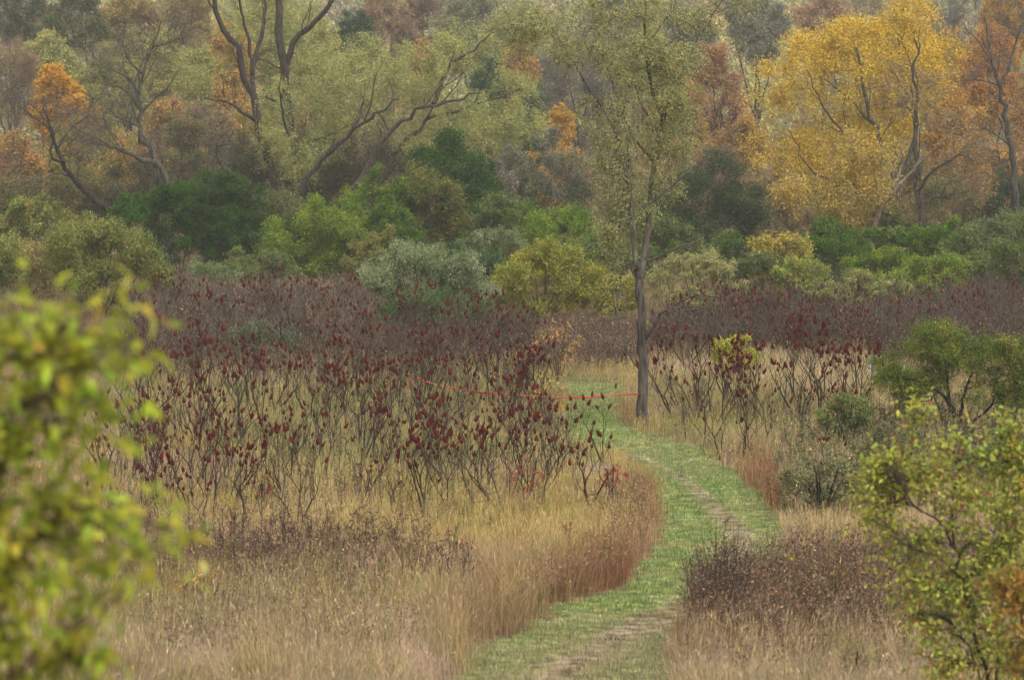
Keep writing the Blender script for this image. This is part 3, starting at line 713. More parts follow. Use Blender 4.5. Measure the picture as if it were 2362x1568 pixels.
big_blobs = [(800, 180, 110, 70, -3), (900, 190, 110, 70, -4), (1000, 150, 110, 70, -3), (1080, 110, 80, 50, -2), (1060, 280, 130, 60, -2), (1150, 290, 110, 50), (1170, 220, 80, 50), (700, 330, 90, 90, -3),
             (740, 230, 70, 70, -3), (800, 280, 80, 60, -3), (640, 300, 50, 110, -3), (470, 170, 80, 45, -3), (960, 320, 90, 45, -2), (840, 120, 80, 40, 2), (1130, 350, 90, 35), (700, 380, 60, 60, -3), (720, 130, 60, 60), (1220, 290, 60, 40), (560, 60, 70, 60, 3), (700, 40, 70, 50, 3)]
woody('willow_tree', 'great old willow with several dark leaning trunks rising behind the green bushes', 'tree', S2, 670, big_limbs, big_blobs,
      [(.40, .41, .13), (.45, .42, .14), (.34, .37, .13)], 125000, (.18, .055), 420, 7, twl=1.2, droop=.25, bark=(.07, .056, .044), twig_col=(.13, .115, .085), side=4, back=3.5, seed=2, up=.3, spread=.17)

# leaning bare trees on the meadow's far edge
woody('bare_tree', 'dark bare tree leaning far over with fine twigs in front of orange leaves', 'tree', 205, 290,
      [(['base', (268, 512, 0), (220, 462, 0), (172, 412, -.5), (150, 375, -1), (130, 345, -1), (122, 305, -1.5), (98, 250, -2)], .30, .06),
       ([(172, 412, -.5), (130, 400, -1), (90, 420, -2)], .07, .02), ([(150, 375, -1), (118, 360, -2), (122, 300, -2.5), (70, 240, -3)], .1, .03),
       ([(130, 345, -1), (160, 300, 1), (200, 270, 2), (215, 230, 2)], .09, .02), ([(122, 305, -1), (80, 270, 0), (30, 240, 1)], .08, .02)],
      [(120, 270, 90, 70), (60, 250, 70, 50), (180, 330, 80, 60), (60, 380, 60, 50), (200, 250, 60, 40), (30, 200, 40, 50)],
      DTW, 5000, (.42, .022), 110, 6, twl=1.4, droop=.05, bark=DARKB, twig_col=(.11, .09, .075), seed=3, side=6, up=.25)
woody('bare_tree', 'twisted grey bare tree with wide sweeping limbs before the orange maples', 'tree', 222, 395,
      [(['base', (380, 402, 0), (330, 370, -1), (280, 346, -1.5), (235, 325, -2), (195, 308, -2.5), (155, 275, -3)], .30, .05),
       (['base', (372, 395, 1), (345, 350, 1), (325, 310, 1), (318, 270, 1), (322, 220, 1), (330, 160, 1), (352, 110, 1), (372, 50, 1)], .30, .05),
       ([(322, 215, 1), (300, 185, 0), (270, 165, -1), (230, 145, -2)], .12, .02), ([(325, 170, 1), (298, 140, 2), (280, 95, 2), (262, 60, 2)], .12, .02),
       ([(352, 110, 1), (400, 95, 0), (440, 80, -1)], .09, .02), ([(318, 250, 1), (290, 210, 2), (240, 195, 2)], .1, .02), ([(280, 346, -1), (250, 300, 0), (235, 255, 0)], .1, .02)],
      [(300, 120, 110, 60), (380, 70, 70, 50), (240, 150, 70, 40), (200, 270, 80, 50), (290, 230, 70, 60), (420, 100, 60, 40)],
      DTW, 7000, (.42, .022), 140, 6, twl=1.5, droop=.0, bark=(.10, .088, .07), twig_col=(.14, .115, .095), seed=4, side=6, up=.3)
# yellow tree and its neighbours
woody('ash_tree', 'big glowing golden yellow tree with dark inner limbs', 'tree', 228, 2060,
      [(['base', (2062, 520, 0), (2066, 430, 0), (2058, 370, 0), (2025, 310, 0), (1998, 250, 0), (1985, 170, -.5), (1975, 110, -1)], .34, .08),
       ([(2058, 370, 0), (1990, 340, -1), (1930, 290, -2), (1890, 230, -2.5), (1860, 160, -3)], .18, .04), ([(2010, 285, 0), (1960, 230, 2), (1900, 180, 3)], .14, .03),
       ([(2064, 420, 0), (2110, 320, 2), (2100, 200, 2), (2070, 90, 2)], .2, .04), ([(2060, 480, 0), (1960, 440, -2), (1870, 390, -3), (1820, 300, -4)], .15, .03)],
      [(1960, 200, 150, 110), (1930, 130, 80, 50), (2000, 260, 110, 90), (1780, 330, 55, 70), (1850, 200, 100, 80), (1790, 220, 55, 70), (2050, 180, 120, 110), (2080, 90, 90, 70), (2010, 120, 110, 70), (1880, 120, 90, 50), (2140, 170, 70, 80), (1900, 330, 120, 80), (2010, 320, 90, 70),
       (2080, 60, 60, 55), (1950, 80, 60, 40), (1830, 330, 60, 60), (2100, 20, 50, 35)],
      GOLD, 90000, (.19, .085), 300, 8, twl=1.6, droop=.3, bark=(.08, .066, .05), seed=5, up=.2, spread=.2, side=4, back=3)
woody('ash_tree', 'lower drooping golden sapling with pale crooked leaning stems under the yellow tree', 'tree', 206, 1995,
      [(['base', (2008, 550, 0), (2020, 500, 0), (2055, 445, 0), (2085, 415, 0), (2110, 385, 0), (2140, 330, 0)], .24, .05), (['base', (1985, 520, .5), (1972, 450, .5), (1965, 390, .5), (1970, 350, .5)], .15, .03),
       ([(2055, 445, 0), (2080, 380, 1), (2075, 320, 1)], .09, .02), ([(2110, 385, 0), (2170, 330, -1), (2220, 270, -1)], .09, .015)],
      [(1985, 400, 80, 60), (1930, 420, 60, 60), (1990, 350, 60, 40), (1880, 420, 50, 50), (1950, 480, 70, 40), (1830, 440, 50, 40)],
      [(.50, .37, .07), (.55, .36, .06), (.42, .33, .09)], 17000, (.20, .09), 80, 8, twl=1.3, droop=.4, bark=(.21, .165, .12), twig_col=(.27, .22, .18), seed=6, up=.15, spread=.2)
woody('bare_tree', 'straight dark trunked tree with a curving low limb between golden leaves', 'tree', 215, 2122,
      [(['base', (2121, 500, 0), (2117, 420, 0), (2116, 330, 0), (2114, 250, 0), (2112, 170, 0), (2108, 90, 0)], .30, .06), ([(2120, 438, 0), (2140, 405, -1), (2175, 380, -1.5), (2215, 358, -2), (2245, 372, -2.5)], .16, .04),
       ([(2122, 470, 0), (2170, 455, 1), (2240, 440, 1), (2300, 415, 1)], .11, .02), ([(2116, 250, 0), (2080, 200, 2), (2050, 150, 2)], .09, .02), ([(2117, 410, 0), (2088, 380, 1), (2050, 340, 1)], .09, .02)],
      [(2190, 370, 70, 40), (2250, 330, 70, 50), (2100, 200, 70, 90), (2180, 290, 60, 50), (2250, 420, 60, 30)],
      [(.40, .26, .09), (.46, .30, .08), (.24, .2, .15)], 9000, (.19, .07), 80, 8, twl=1.3, bark=(.07, .06, .048), twig_col=(.19, .155, .13), seed=7, side=6, droop=.1)
woody('bare_tree', 'tall grey half bare tree with open fan of thin branches against orange leaves', 'tree', 218, 2345,
      [(['base', (2346, 480, 0), (2340, 390, 0), (2328, 310, 0), (2314, 245, 0), (2306, 200, 0)], .30, .17), ([(2306, 200, 0), (2290, 150, -1), (2278, 90, -1.5), (2270, 20, -2)], .13, .03), ([(2306, 200, 0), (2330, 140, 1), (2350, 80, 1.5), (2370, 10, 2)], .13, .03),
       ([(2306, 200, 0), (2280, 190, 1), (2240, 185, 2), (2200, 190, 2)], .08, .015), ([(2325, 300, 0), (2290, 255, -1), (2280, 220, -1)], .07, .02), ([(2334, 340, 0), (2280, 300, 1), (2250, 295, 1)], .09, .02), ([(2290, 150, -1), (2250, 90, -2), (2215, 60, -2)], .06, .012)],
      [(2290, 90, 90, 70), (2240, 150, 60, 60), (2340, 120, 60, 70), (2270, 280, 60, 50), (2320, 30, 60, 40)],
      DTW + [(.4, .25, .09)], 4500, (.34, .025), 100, 7, twl=1.5, bark=(.105, .09, .075), twig_col=(.17, .145, .12), seed=8, side=6, droop=0, up=.3)

# the wood behind: (name, label, u, top, bottom, half width, D, palette, leaves, leaf size, bark, group)
WOOD = [
 ('maple_tree', 'bright orange round crown in the wood behind the leaning bare tree', 135, 145, 330, 62, 262, BORANGE, 15000, (.26, .13), DARKB),
 ('maple_tree', 'wide dull orange maple low at the wood edge behind the leaning trunk', 200, 230, 540, 110, 250, ORANGE + OLIVE, 26000, (.24, .12), DARKB),
 ('maple_tree', 'orange brown maple at the very edge of the view behind leaning bare tree', 15, 270, 560, 90, 246, ORANGE + BROWNISH, 22000, (.24, .12), DARKB),
 ('maple_tree', 'orange and tan maple behind the twisted grey tree', 390, 190, 480, 95, 258, ORANGE + RUST + OLIVE, 22000, (.24, .12), DARKB),
 ('maple_tree', 'salmon orange slim maple seen between the trunks of the great willow', 540, 30, 330, 52, 265, [(.62, .37, .12), (.58, .34, .11), (.54, .38, .14)], 15000, (.24, .12), DARKB),
 ('oak_tree', 'brown twiggy oak low beside the foot of the great willow', 470, 230, 470, 85, 240, BROWNISH + GREYTW, 9000, (.28, .06), DARKB),
 ('oak_tree', 'dark olive tree behind the dead bent limb', 430, 255, 420, 60, 236, OLG + BROWNISH, 8000, (.2, .08), DARKB),
 ('poplar_tree', 'pale yellow green rounded tree above the bright orange crown', 110, 75, 260, 95, 300, PALEOL + [(.42, .38, .12)], 20000, (.28, .14), GREYB),
 ('oak_tree', 'dark green tree with forking black limbs at the top corner', 175, -40, 140, 75, 310, [(.10, .14, .06), (.16, .17, .08), (.25, .2, .1)], 12000, (.26, .12), DARKB),
 ('oak_tree', 'greyish green dark tree in the topmost corner of the wood', 40, -60, 110, 85, 325, [(.12, .15, .08), (.18, .16, .10)], 13000, (.28, .13), DARKB),
 ('bare_tree', 'grey bare tree with rust tints at the far edge of the wood', 20, 60, 300, 70, 285, GREYTW + RUST, 10000, (.5, .03), GREYB),
 ('oak_tree', 'tall ochre tree rising behind the twisted grey tree', 300, -50, 230, 90, 315, [(.46, .34, .10), (.40, .30, .12), (.33, .26, .13)], 22000, (.3, .15), DARKB),
 ('oak_tree', 'tall ochre brown tree beside the trunks of the great willow', 430, -60, 220, 80, 330, [(.44, .32, .10), (.38, .28, .12), (.30, .25, .13)], 20000, (.3, .15), DARKB),
 ('poplar_tree', 'pale olive tree filling the gap behind the forked willow trunks', 490, 90, 330, 90, 285, PALEOL + OLIVE, 19000, (.27, .13), GREYB),
 ('poplar_tree', 'pale olive crown behind the upright willow trunk', 640, -40, 260, 85, 300, PALEOL + OLIVE, 18000, (.28, .13), GREYB),
 ('poplar_tree', 'straw olive crown behind the slanting willow branch', 745, 60, 330, 75, 292, PALEOL + [(.40, .33, .13)], 16000, (.28, .13), GREYB),
 ('pine_tree', 'dark green conifer standing behind the slanting willow branch', 815, 20, 200, 48, 320, [(.05, .10, .055), (.07, .13, .06)], 13000, (.3, .1), DARKB),
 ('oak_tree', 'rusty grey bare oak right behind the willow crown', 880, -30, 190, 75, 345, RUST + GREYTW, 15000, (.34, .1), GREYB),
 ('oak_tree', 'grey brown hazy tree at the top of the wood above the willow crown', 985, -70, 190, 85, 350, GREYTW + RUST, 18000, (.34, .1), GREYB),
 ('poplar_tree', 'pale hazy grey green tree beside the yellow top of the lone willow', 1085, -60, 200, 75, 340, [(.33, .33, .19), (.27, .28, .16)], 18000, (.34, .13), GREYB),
 ('maple_tree', 'amber patch of maple leaves above the willow limbs', 975, 90, 230, 45, 300, [(.5, .33, .09), (.45, .3, .1)], 7000, (.26, .12), DARKB),
 ('cedar_tree', 'small dark green cedar showing through the willow leaves', 1130, 120, 330, 48, 270, [(.08, .14, .06), (.11, .17, .08)], 12000, (.26, .1), DARKB),
 ('cedar_tree', 'bluish green cedar beside the orange patch in the middle of the wood', 1235, 195, 390, 42, 262, [(.09, .14, .08), (.13, .18, .09)], 9000, (.26, .1), DARKB),
 ('maple_tree', 'orange maple peeping out behind the cedar', 1195, 90, 330, 60, 290, ORANGE + RUST, 12000, (.25, .12), DARKB),
 ('maple_tree', 'small pure orange crown in the middle of the wood', 1292, 235, 360, 36, 255, BORANGE + ORANGE, 8000, (.24, .12), DARKB),
 ('maple_tree', 'rust orange low maple over dark undergrowth behind the lone willow', 1300, 340, 560, 85, 236, RUST + ORANGE, 11000, (.24, .11), DARKB),
 ('bare_tree', 'dark grey bare tree full of twigs behind the lone willow top', 1330, 60, 400, 90, 270, GREYTW, 14000, (.5, .035), (.07, .062, .055)),
 ('bare_tree', 'slender grey bare tree crowded beside the lone willow', 1260, 110, 330, 60, 300, GREYTW, 10000, (.5, .035), GREYB),
 ('oak_tree', 'hazy grey olive oak high behind the lone willow', 1420, -60, 260, 95, 330, GREYTW + OLG, 20000, (.32, .1), DARKB),
 ('oak_tree', 'dark grey green oak with black limbs beside the lone willow', 1570, -20, 260, 85, 305, [(.14, .17, .10), (.20, .20, .13), (.11, .13, .08)], 18000, (.27, .1), DARKB),
 ('cedar_tree', 'dull green tree right of the fork of thin grey limbs', 1745, -30, 150, 85, 335, [(.24, .27, .18), (.28, .29, .19), (.32, .27, .19)], 17000, (.32, .12), DARKB),
 ('oak_tree', 'pinkish rust oak filling the space beside the golden tree', 1650, 95, 420, 80, 268, RUST + [(.48, .26, .11)], 26000, (.25, .11), DARKB),
 ('maple_tree', 'tawny orange oak over brown undergrowth beside the golden tree', 1705, 260, 520, 75, 246, ORANGE + BROWNISH, 17000, (.24, .11), DARKB),
 ('oak_tree', 'brown twiggy oak low behind the round dark bush', 1640, 330, 560, 75, 240, BROWNISH + RUST + GREYTW, 14000, (.26, .08), DARKB),
 ('maple_tree', 'pale rust tree in the mist above the golden tree', 1905, -40, 160, 70, 365, [(.50, .28, .15), (.40, .28, .18)], 12000, (.34, .12), GREYB),
 ('bare_tree', 'thin bare misty tree with slanting twigs above the golden crown', 1990, -60, 170, 60, 370, GREYTW + RUST, 9000, (.5, .035), GREYB),
 ('bare_tree', 'thin bare misty tree at the top beside the orange crowns', 2180, -70, 150, 60, 360, GREYTW, 9000, (.5, .035), GREYB),
 ('maple_tree', 'vivid orange maple high behind the open half bare tree', 2285, 60, 300, 75, 275, [(.62, .33, .085), (.57, .29, .08)], 22000, (.26, .12), DARKB),
 ('maple_tree', 'orange gold maple touching the top corner of the view', 2330, -60, 130, 70, 300, [(.64, .40, .09), (.60, .34, .08)], 18000, (.28, .13), DARKB),
 ('maple_tree', 'amber maple behind the straight dark trunk', 2200, 200, 500, 85, 252, [(.54, .32, .07), (.50, .27, .06)], 24000, (.24, .12), DARKB),
 ('maple_tree', 'tawny maple low behind the grey half bare tree', 2310, 330, 560, 85, 240, ORANGE + BROWNISH, 20000, (.24, .12), DARKB),
 ('maple_tree', 'yellow brown maple behind the lower golden sapling', 1830, 340, 560, 90, 240, [(.48, .31, .07), (.42, .26, .07), (.28, .18, .09)], 20000, (.22, .1), DARKB),
 ('maple_tree', 'deep gold tree standing behind the pale crooked stems', 1960, 330, 560, 90, 246, [(.46, .32, .06), (.40, .3, .08)], 18000, (.22, .1), DARKB),
 ('poplar_tree', 'pale olive willow like tree between leaning bare tree and twisted grey tree', 250, 110, 330, 85, 280, PALEOL + OLIVE, 18000, (.26, .12), GREYB),
 ('poplar_tree', 'yellow olive tree behind the twisted grey tree fork', 360, 60, 300, 85, 296, PALEOL + [(.44, .36, .12)], 18000, (.27, .13), GREYB),
 ('poplar_tree', 'soft olive tree behind the lower limbs of the great willow', 930, 150, 440, 110, 262, PALEOL + OLIVE, 24000, (.22, .09), GREYB),
 ('poplar_tree', 'soft grey olive tree under the far reaching willow limbs', 1090, 180, 470, 100, 255, OLIVE + OLG + PALEOL, 24000, (.22, .09), GREYB),
 ('poplar_tree', 'feathery olive tree filling the middle of the wood behind the cedar', 1200, 10, 300, 100, 312, PALEOL + OLIVE, 22000, (.27, .12), GREYB),
 ('poplar_tree', 'feathery yellow olive crown touching the top of the view behind the lone willow', 1500, 60, 330, 95, 290, PALEOL + OLIVE, 20000, (.26, .12), GREYB),
 ('maple_tree', 'tan orange tree behind the feet of the great willow', 730, 210, 480, 100, 258, [(.46, .30, .11), (.40, .32, .12), (.34, .30, .12)], 22000, (.23, .1), DARKB),
 ('maple_tree', 'orange tinted tree low behind the willow base', 600, 230, 500, 80, 252, ORANGE + OLIVE, 18000, (.23, .1), DARKB),
 ('oak_tree', 'tan olive low tree behind the tall dark green bush', 1000, 250, 520, 90, 248, BROWNISH + OLIVE, 18000, (.22, .09), DARKB),
 ('maple_tree', 'tawny gold tree between vivid orange maple and golden tree', 2180, 60, 330, 70, 290, [(.56, .36, .08), (.50, .30, .07)], 18000, (.26, .12), DARKB),
 ('maple_tree', 'rusty tan tree behind the lone willow trunk fork', 1560, 190, 470, 85, 262, RUST + ORANGE + OLIVE, 20000, (.23, .1), DARKB),
 ('maple_tree', 'dull gold low tree directly behind the straight dark trunk', 2100, 330, 560, 85, 244, [(.44, .31, .08), (.38, .28, .09), (.26, .22, .09)], 20000, (.22, .1), DARKB),
 ('oak_tree', 'rust brown oak cut by the edge of the view behind the grey edge bush', 2440, 250, 560, 110, 250, RUST + BROWNISH + ORANGE, 20000, (.24, .1), DARKB),
 ('maple_tree', 'tan orange maple cut by the edge of the view above the tawny patched bush', -60, 260, 560, 110, 250, ORANGE + OLIVE, 20000, (.24, .1), DARKB),
 ('maple_tree', 'orange tan tree at the extreme edge beyond half bare tree', 2390, 180, 480, 80, 262, ORANGE + RUST, 20000, (.24, .11), DARKB),
]
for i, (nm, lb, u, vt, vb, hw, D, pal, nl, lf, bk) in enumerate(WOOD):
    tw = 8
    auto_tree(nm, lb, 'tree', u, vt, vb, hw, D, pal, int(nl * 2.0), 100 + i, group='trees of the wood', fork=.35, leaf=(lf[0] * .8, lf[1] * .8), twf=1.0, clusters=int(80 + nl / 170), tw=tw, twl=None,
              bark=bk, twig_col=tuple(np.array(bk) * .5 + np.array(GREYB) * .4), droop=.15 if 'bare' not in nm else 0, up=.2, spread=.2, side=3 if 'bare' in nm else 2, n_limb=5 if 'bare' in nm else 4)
# the far wood in the mist, past counting
r = np.random.default_rng(88); parts = []
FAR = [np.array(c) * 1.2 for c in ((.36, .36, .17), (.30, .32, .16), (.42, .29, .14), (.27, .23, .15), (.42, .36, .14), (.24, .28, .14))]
for row, (D, n) in enumerate(((405, 44), (450, 46), (520, 50), (600, 54), (700, 58))):
    for k in range(n):
        x = (-1 + 2 * (k + r.random()) / n) * D * .26; yy = D + r.normal(0, 12); hh = r.uniform(13, 20); ww = r.uniform(4.5, 7.5); z0 = float(zt(x, yy))
        m = 1500 if row < 3 else 900; dv = unit(r.normal(size=(m, 3))) * r.random((m, 1)) ** .4
        lump = 1 + .35 * np.sin(dv[:, :1] * 7 + r.uniform(0, 6)) * np.sin(dv[:, 2:] * 6 + r.uniform(0, 6))
        p = np.array([x, yy, z0 + hh * .56]) + dv * lump * np.array([ww, ww, hh * .46]); p[:, 2] = np.maximum(p[:, 2], z0 + .3)
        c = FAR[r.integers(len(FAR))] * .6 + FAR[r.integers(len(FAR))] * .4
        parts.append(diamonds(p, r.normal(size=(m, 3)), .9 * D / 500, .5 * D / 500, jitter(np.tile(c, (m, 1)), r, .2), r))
        st = np.linspace(0, hh * .7, 4); q = np.stack([x + r.normal(0, .3, 4), np.full(4, yy), z0 + st], -1)
        parts.append(tubes(q[None], np.linspace(.3, .1, 4)[None], 4, (.12, .10, .09)))
tag(build('distant_woods', parts, M_LEAF), kind='stuff')

# ================================================================== shrubs (label, u, top, half width, base row, palette, leaves, leaf size, extra)
SHRUBS = [
 # dark undergrowth at the wood's edge
 ('brown twiggy thicket shrub under the leaning grey limbs', 385, 330, 110, 575, [(.17, .125, .105), (.22, .16, .12), (.14, .11, .09)], 9000, (.32, .03), dict(stems=9)),
 ('dark twiggy shrub crowding the feet of the great willow', 650, 330, 130, 600, [(.10, .11, .055), (.13, .13, .065), (.16, .13, .09)], 16000, (.22, .05), dict(stems=9)),
 ('dark brown twiggy shrub under the leaning willow limbs', 850, 315, 110, 600, [(.10, .095, .055), (.13, .12, .07), (.15, .115, .085)], 13000, (.24, .04), dict(stems=9)),
 ('olive grey leafy shrub overhanging the dark green bushes', 1215, 355, 150, 622, OLG + GREYTW, 26000, (.18, .07), {}),
 ('brown undergrowth shrub beneath the rusty low maple', 1330, 400, 90, 585, BROWNISH + [(.12, .09, .07)], 9000, (.24, .05), {}),
 ('big round dark olive bush behind the lone willow trunk', 1635, 405, 105, 650, [(.06, .09, .035), (.09, .12, .045), (.05, .07, .035)], 24000, (.16, .07), {}),
 ('brown twiggy bush between the round dark bush and the golden tree', 1760, 430, 80, 625, BROWNISH + [(.18, .13, .10)], 9000, (.28, .04), {}),
 ('dark green yew like bush under the edge maples', 2320, 430, 75, 610, [(.07, .11, .05), (.10, .13, .06)], 13000, (.18, .07), {}),
 ('brown dry bush under the straight dark trunk', 2190, 440, 90, 615, OLG + BROWNISH, 12000, (.2, .07), {}),
 ('dense dark olive undergrowth shrub behind the broad deep green bush', 330, 400, 110, 612, [(.09, .11, .04), (.13, .13, .06), (.16, .12, .08)], 15000, (.2, .07), {}),
 ('dense brown olive undergrowth shrub right behind the tall bluish green bush', 545, 385, 100, 606, [(.11, .11, .05), (.15, .13, .07), (.14, .11, .08)], 15000, (.2, .06), {}),
 ('dusky olive undergrowth shrub behind the yellow green rising bush', 780, 380, 110, 606, [(.10, .11, .045), (.14, .14, .06), (.15, .12, .08)], 16000, (.2, .06), {}),
 ('dusky green undergrowth shrub behind the olive grey leafy shrub', 1140, 350, 110, 596, [(.13, .15, .06), (.18, .19, .08), (.14, .13, .08)], 16000, (.2, .07), {}),
 ('brown and rust undergrowth shrub left of the round dark olive bush', 1500, 410, 100, 600, BROWNISH + [(.16, .16, .07)], 13000, (.2, .06), {}),
 ('tawny undergrowth bush behind the golden topped sapling', 1850, 450, 95, 612, [(.30, .22, .08), (.22, .19, .08), (.16, .15, .07)], 14000, (.2, .07), {}),
 ('tawny green undergrowth bush behind the pale crooked stems', 2010, 465, 85, 615, [(.22, .22, .07), (.30, .24, .08), (.14, .16, .06)], 13000, (.2, .07), {}),
 ('dull olive undergrowth shrub at the corner of the wood', 120, 420, 120, 606, [(.20, .19, .07), (.26, .2, .08), (.13, .15, .06)], 16000, (.2, .07), {}),
 # the green bank
 ('deep green low bush filling the gap between olive bush and bright dome', 680, 520, 80, 650, DKG + MIDG, 12000, (.16, .075), {}),
 ('leafy mid green bush between the bright dome and the silver bush', 900, 500, 80, 652, MIDG + DKG, 13000, (.16, .075), {}),
 ('dark green bush peering over the blue green bush', 1180, 480, 80, 652, DKG + MIDG + OLG, 13000, (.16, .075), {}),
 ('mid green bush right behind the lone trunk', 1500, 500, 85, 655, MIDG + OLG, 14000, (.16, .075), {}),
 ('dark green bush joining pale thin bush and golden sapling', 1690, 540, 80, 672, MIDG + DKG + OLG, 13000, (.15, .07), {}),
 ('light green bush between fresh green bush and pale yellow green bush', 2030, 580, 75, 690, MIDG + YELG, 11000, (.15, .07), {}),
 ('leafy green bush next to grey green edge bush', 2270, 530, 75, 682, MIDG + OLG, 13000, (.15, .07), {}),
 ('broad deep green bush at the dark end of the green bank', 415, 425, 130, 650, DKG, 26000, (.17, .08), {}),
 ('tall bluish green bush next to the broad deep green bush', 505, 420, 75, 648, DKBLUE + DKG, 15000, (.17, .08), {}),
 ('brownish olive bush with dark gaps in the middle of the bank', 615, 465, 85, 648, [(.20, .22, .075), (.15, .15, .07), (.08, .10, .045)], 15000, (.16, .075), {}),
 ('small loose green shrub at the foot of the green bank', 590, 580, 75, 672, MIDG + OLG, 8000, (.14, .06), dict(stems=5)),
 ('thin pale green shrub at the foot of the green bank', 480, 610, 60, 680, MIDG + SILV, 5500, (.13, .06), dict(stems=5)),
 ('bright yellow green bush dome at the front of the green bank', 745, 495, 110, 655, YELG + [(.14, .21, .04)], 24000, (.15, .07), {}),
 ('yellow green bush rising behind the bright dome', 865, 425, 75, 640, YELG + MIDG, 15000, (.16, .075), {}),
 ('tall dark green bush towering in the middle of the bank', 1015, 365, 105, 640, DKG + DKBLUE, 30000, (.17, .08), {}),
 ('green yellow spotted bush leaning on the tall dark bush', 985, 430, 70, 645, [(.17, .20, .045), (.24, .2, .05), (.10, .15, .04)], 12000, (.16, .075), {}),
 ('low yellowish bush with brown touches behind the silver bush', 870, 545, 65, 690, [(.28, .24, .07), (.2, .22, .06)], 8000, (.13, .06), {}),
 ('dark blue green bush at the shoulder of the tall dark bush', 1095, 430, 60, 640, DKBLUE, 12000, (.17, .08), {}),
 ('mid green bush behind the lime coloured bush', 1300, 500, 95, 668, MIDG + YELG, 20000, (.15, .07), {}),
 ('loose green bush between lime bush and lone trunk', 1400, 545, 70, 690, MIDG + OLG + [(.25, .25, .06)], 9000, (.14, .065), {}),
 # in front of the bank
 ('rounded silvery leaved bush standing before the green bank', 975, 570, 120, 758, SILV, 26000, (.12, .045), dict(stems=13, up=1.3, droop=-.25)),
 ('blue green bush tucked behind the silvery bush', 1085, 565, 70, 712, DKBLUE + [(.12, .19, .10)], 13000, (.13, .06), {}),
 ('small sparse silver shrub behind the lime bush', 1150, 525, 70, 678, SILV + OLG, 9000, (.13, .05), dict(up=.6)),
 ('lime yellow fan shaped bush with dark stems showing', 1247, 575, 112, 752, LIME, 22000, (.12, .055), dict(stems=13, lift=.9)),
 ('small green skirt bush below the silvery bush', 1010, 690, 95, 765, [(.08, .13, .045), (.13, .18, .06)], 9000, (.12, .055), dict(stems=6)),
 ('pale yellow green thin bush beside the lone trunk', 1605, 575, 85, 742, PALEY, 13000, (.11, .05), dict(stems=9, lift=.8)),
 ('yellow leaved scrap of shrub at the near side of the lone trunk', 1425, 640, 45, 752, [(.40, .36, .07), (.34, .33, .08)], 3500, (.12, .06), dict(stems=5)),
 ('golden topped sapling over the green bushes beyond the trail', 1800, 530, 60, 700, [(.55, .40, .07), (.42, .36, .08), (.25, .26, .07)], 8000, (.15, .08), {}),
 ('dark green upright bush with brown stems beyond the trail', 1750, 580, 65, 725, OLG + MIDG + [(.12, .1, .06)], 11000, (.14, .06), {}),
 ('yellowish green bush below the golden topped sapling', 1850, 600, 65, 735, YELG + OLIVE, 11000, (.14, .06), {}),
 ('dark green bush behind the pale crooked stems', 1925, 525, 75, 672, MIDG + DKG, 14000, (.15, .07), {}),
 ('fresh green bush standing under the straight dark trunk', 2070, 515, 75, 668, MIDG + [(.15, .21, .07)], 14000, (.15, .07), {}),
 ('large mid green bush right under the edge of the wood', 2185, 520, 80, 672, MIDG, 16000, (.15, .07), {}),
 ('pale yellow green bush at the rim of the sumac thicket', 2140, 600, 75, 705, YELG + [(.25, .27, .09)], 12000, (.14, .06), {}),
 ('olive yellow mottled bush in the middle of the sumac thicket', 1985, 640, 95, 762, OLIVE + PALEY + OLG, 15000, (.13, .055), {}),
 ('grey green bush at the very edge of the view', 2335, 490, 80, 690, OLG + [(.15, .21, .11)], 15000, (.15, .06), {}),
 ('tall dull green bush cut by the edge of the view above the sumac thicket', 2420, 500, 100, 712, OLG + MIDG, 16000, (.15, .06), {}),
 ('low grey green bush above the far sumac cones', 2250, 590, 60, 700, OLG + MIDG, 9000, (.14, .06), {}),
 ('small bright yellow shrub in the tan grass beyond the trail', 1695, 772, 52, 872, [(.50, .44, .05), (.42, .42, .06), (.36, .38, .07)], 2600, (.17, .075), dict(stems=6, lift=.35)),
 # at the far meadow corner
 ('tall yellowish olive bush at the meadow corner', 235, 520, 115, 735, [(.24, .26, .06), (.30, .29, .075), (.18, .21, .06)], 26000, (.13, .06), dict(stems=11)),
 ('green bush with tawny patches behind the tall olive bush', 80, 460, 120, 668, MIDG + OLIVE + [(.33, .26, .09)], 22000, (.15, .07), {}),
 ('olive bush cut by the edge of the view behind the close leaves', -70, 520, 100, 715, OLIVE + MIDG, 14000, (.14, .06), {}),
 ('tawny yellow low bush half hidden behind the close leaves', 45, 560, 80, 710, [(.40, .31, .11), (.33, .27, .10), (.26, .22, .08)], 10000, (.13, .06), {}),
 ('faded green shrub among the sumacs of the back strip', 600, 735, 70, 845, [(.20, .24, .13), (.16, .19, .10)], 3500, (.10, .04), dict(stems=7)),
 # beside the trail
 ('small round light green bush beside the spreading dark limbed shrub', 1955, 905, 58, 1035, [(.20, .25, .07), (.27, .30, .10), (.16, .20, .06)], 8000, (.085, .036), dict(stems=11, up=.5)),
 ('low grey green bush with pale stems at the trail side', 1895, 1040, 82, 1190, [(.26, .28, .12), (.33, .32, .15), (.19, .22, .09), (.30, .24, .13)], 6500, (.085, .03), dict(stems=15, up=.6)),
 ('weedy dull green shrub behind the berry bush', 2060, 985, 90, 1190, [(.17, .19, .08), (.22, .22, .10), (.25, .2, .1)], 7000, (.075, .03), dict(stems=11)),
 ('dull bluish green weedy bush at the edge behind the berry bush', 2330, 985, 70, 1130, [(.11, .16, .085), (.15, .18, .10)], 7000, (.08, .035), dict(stems=9)),
]
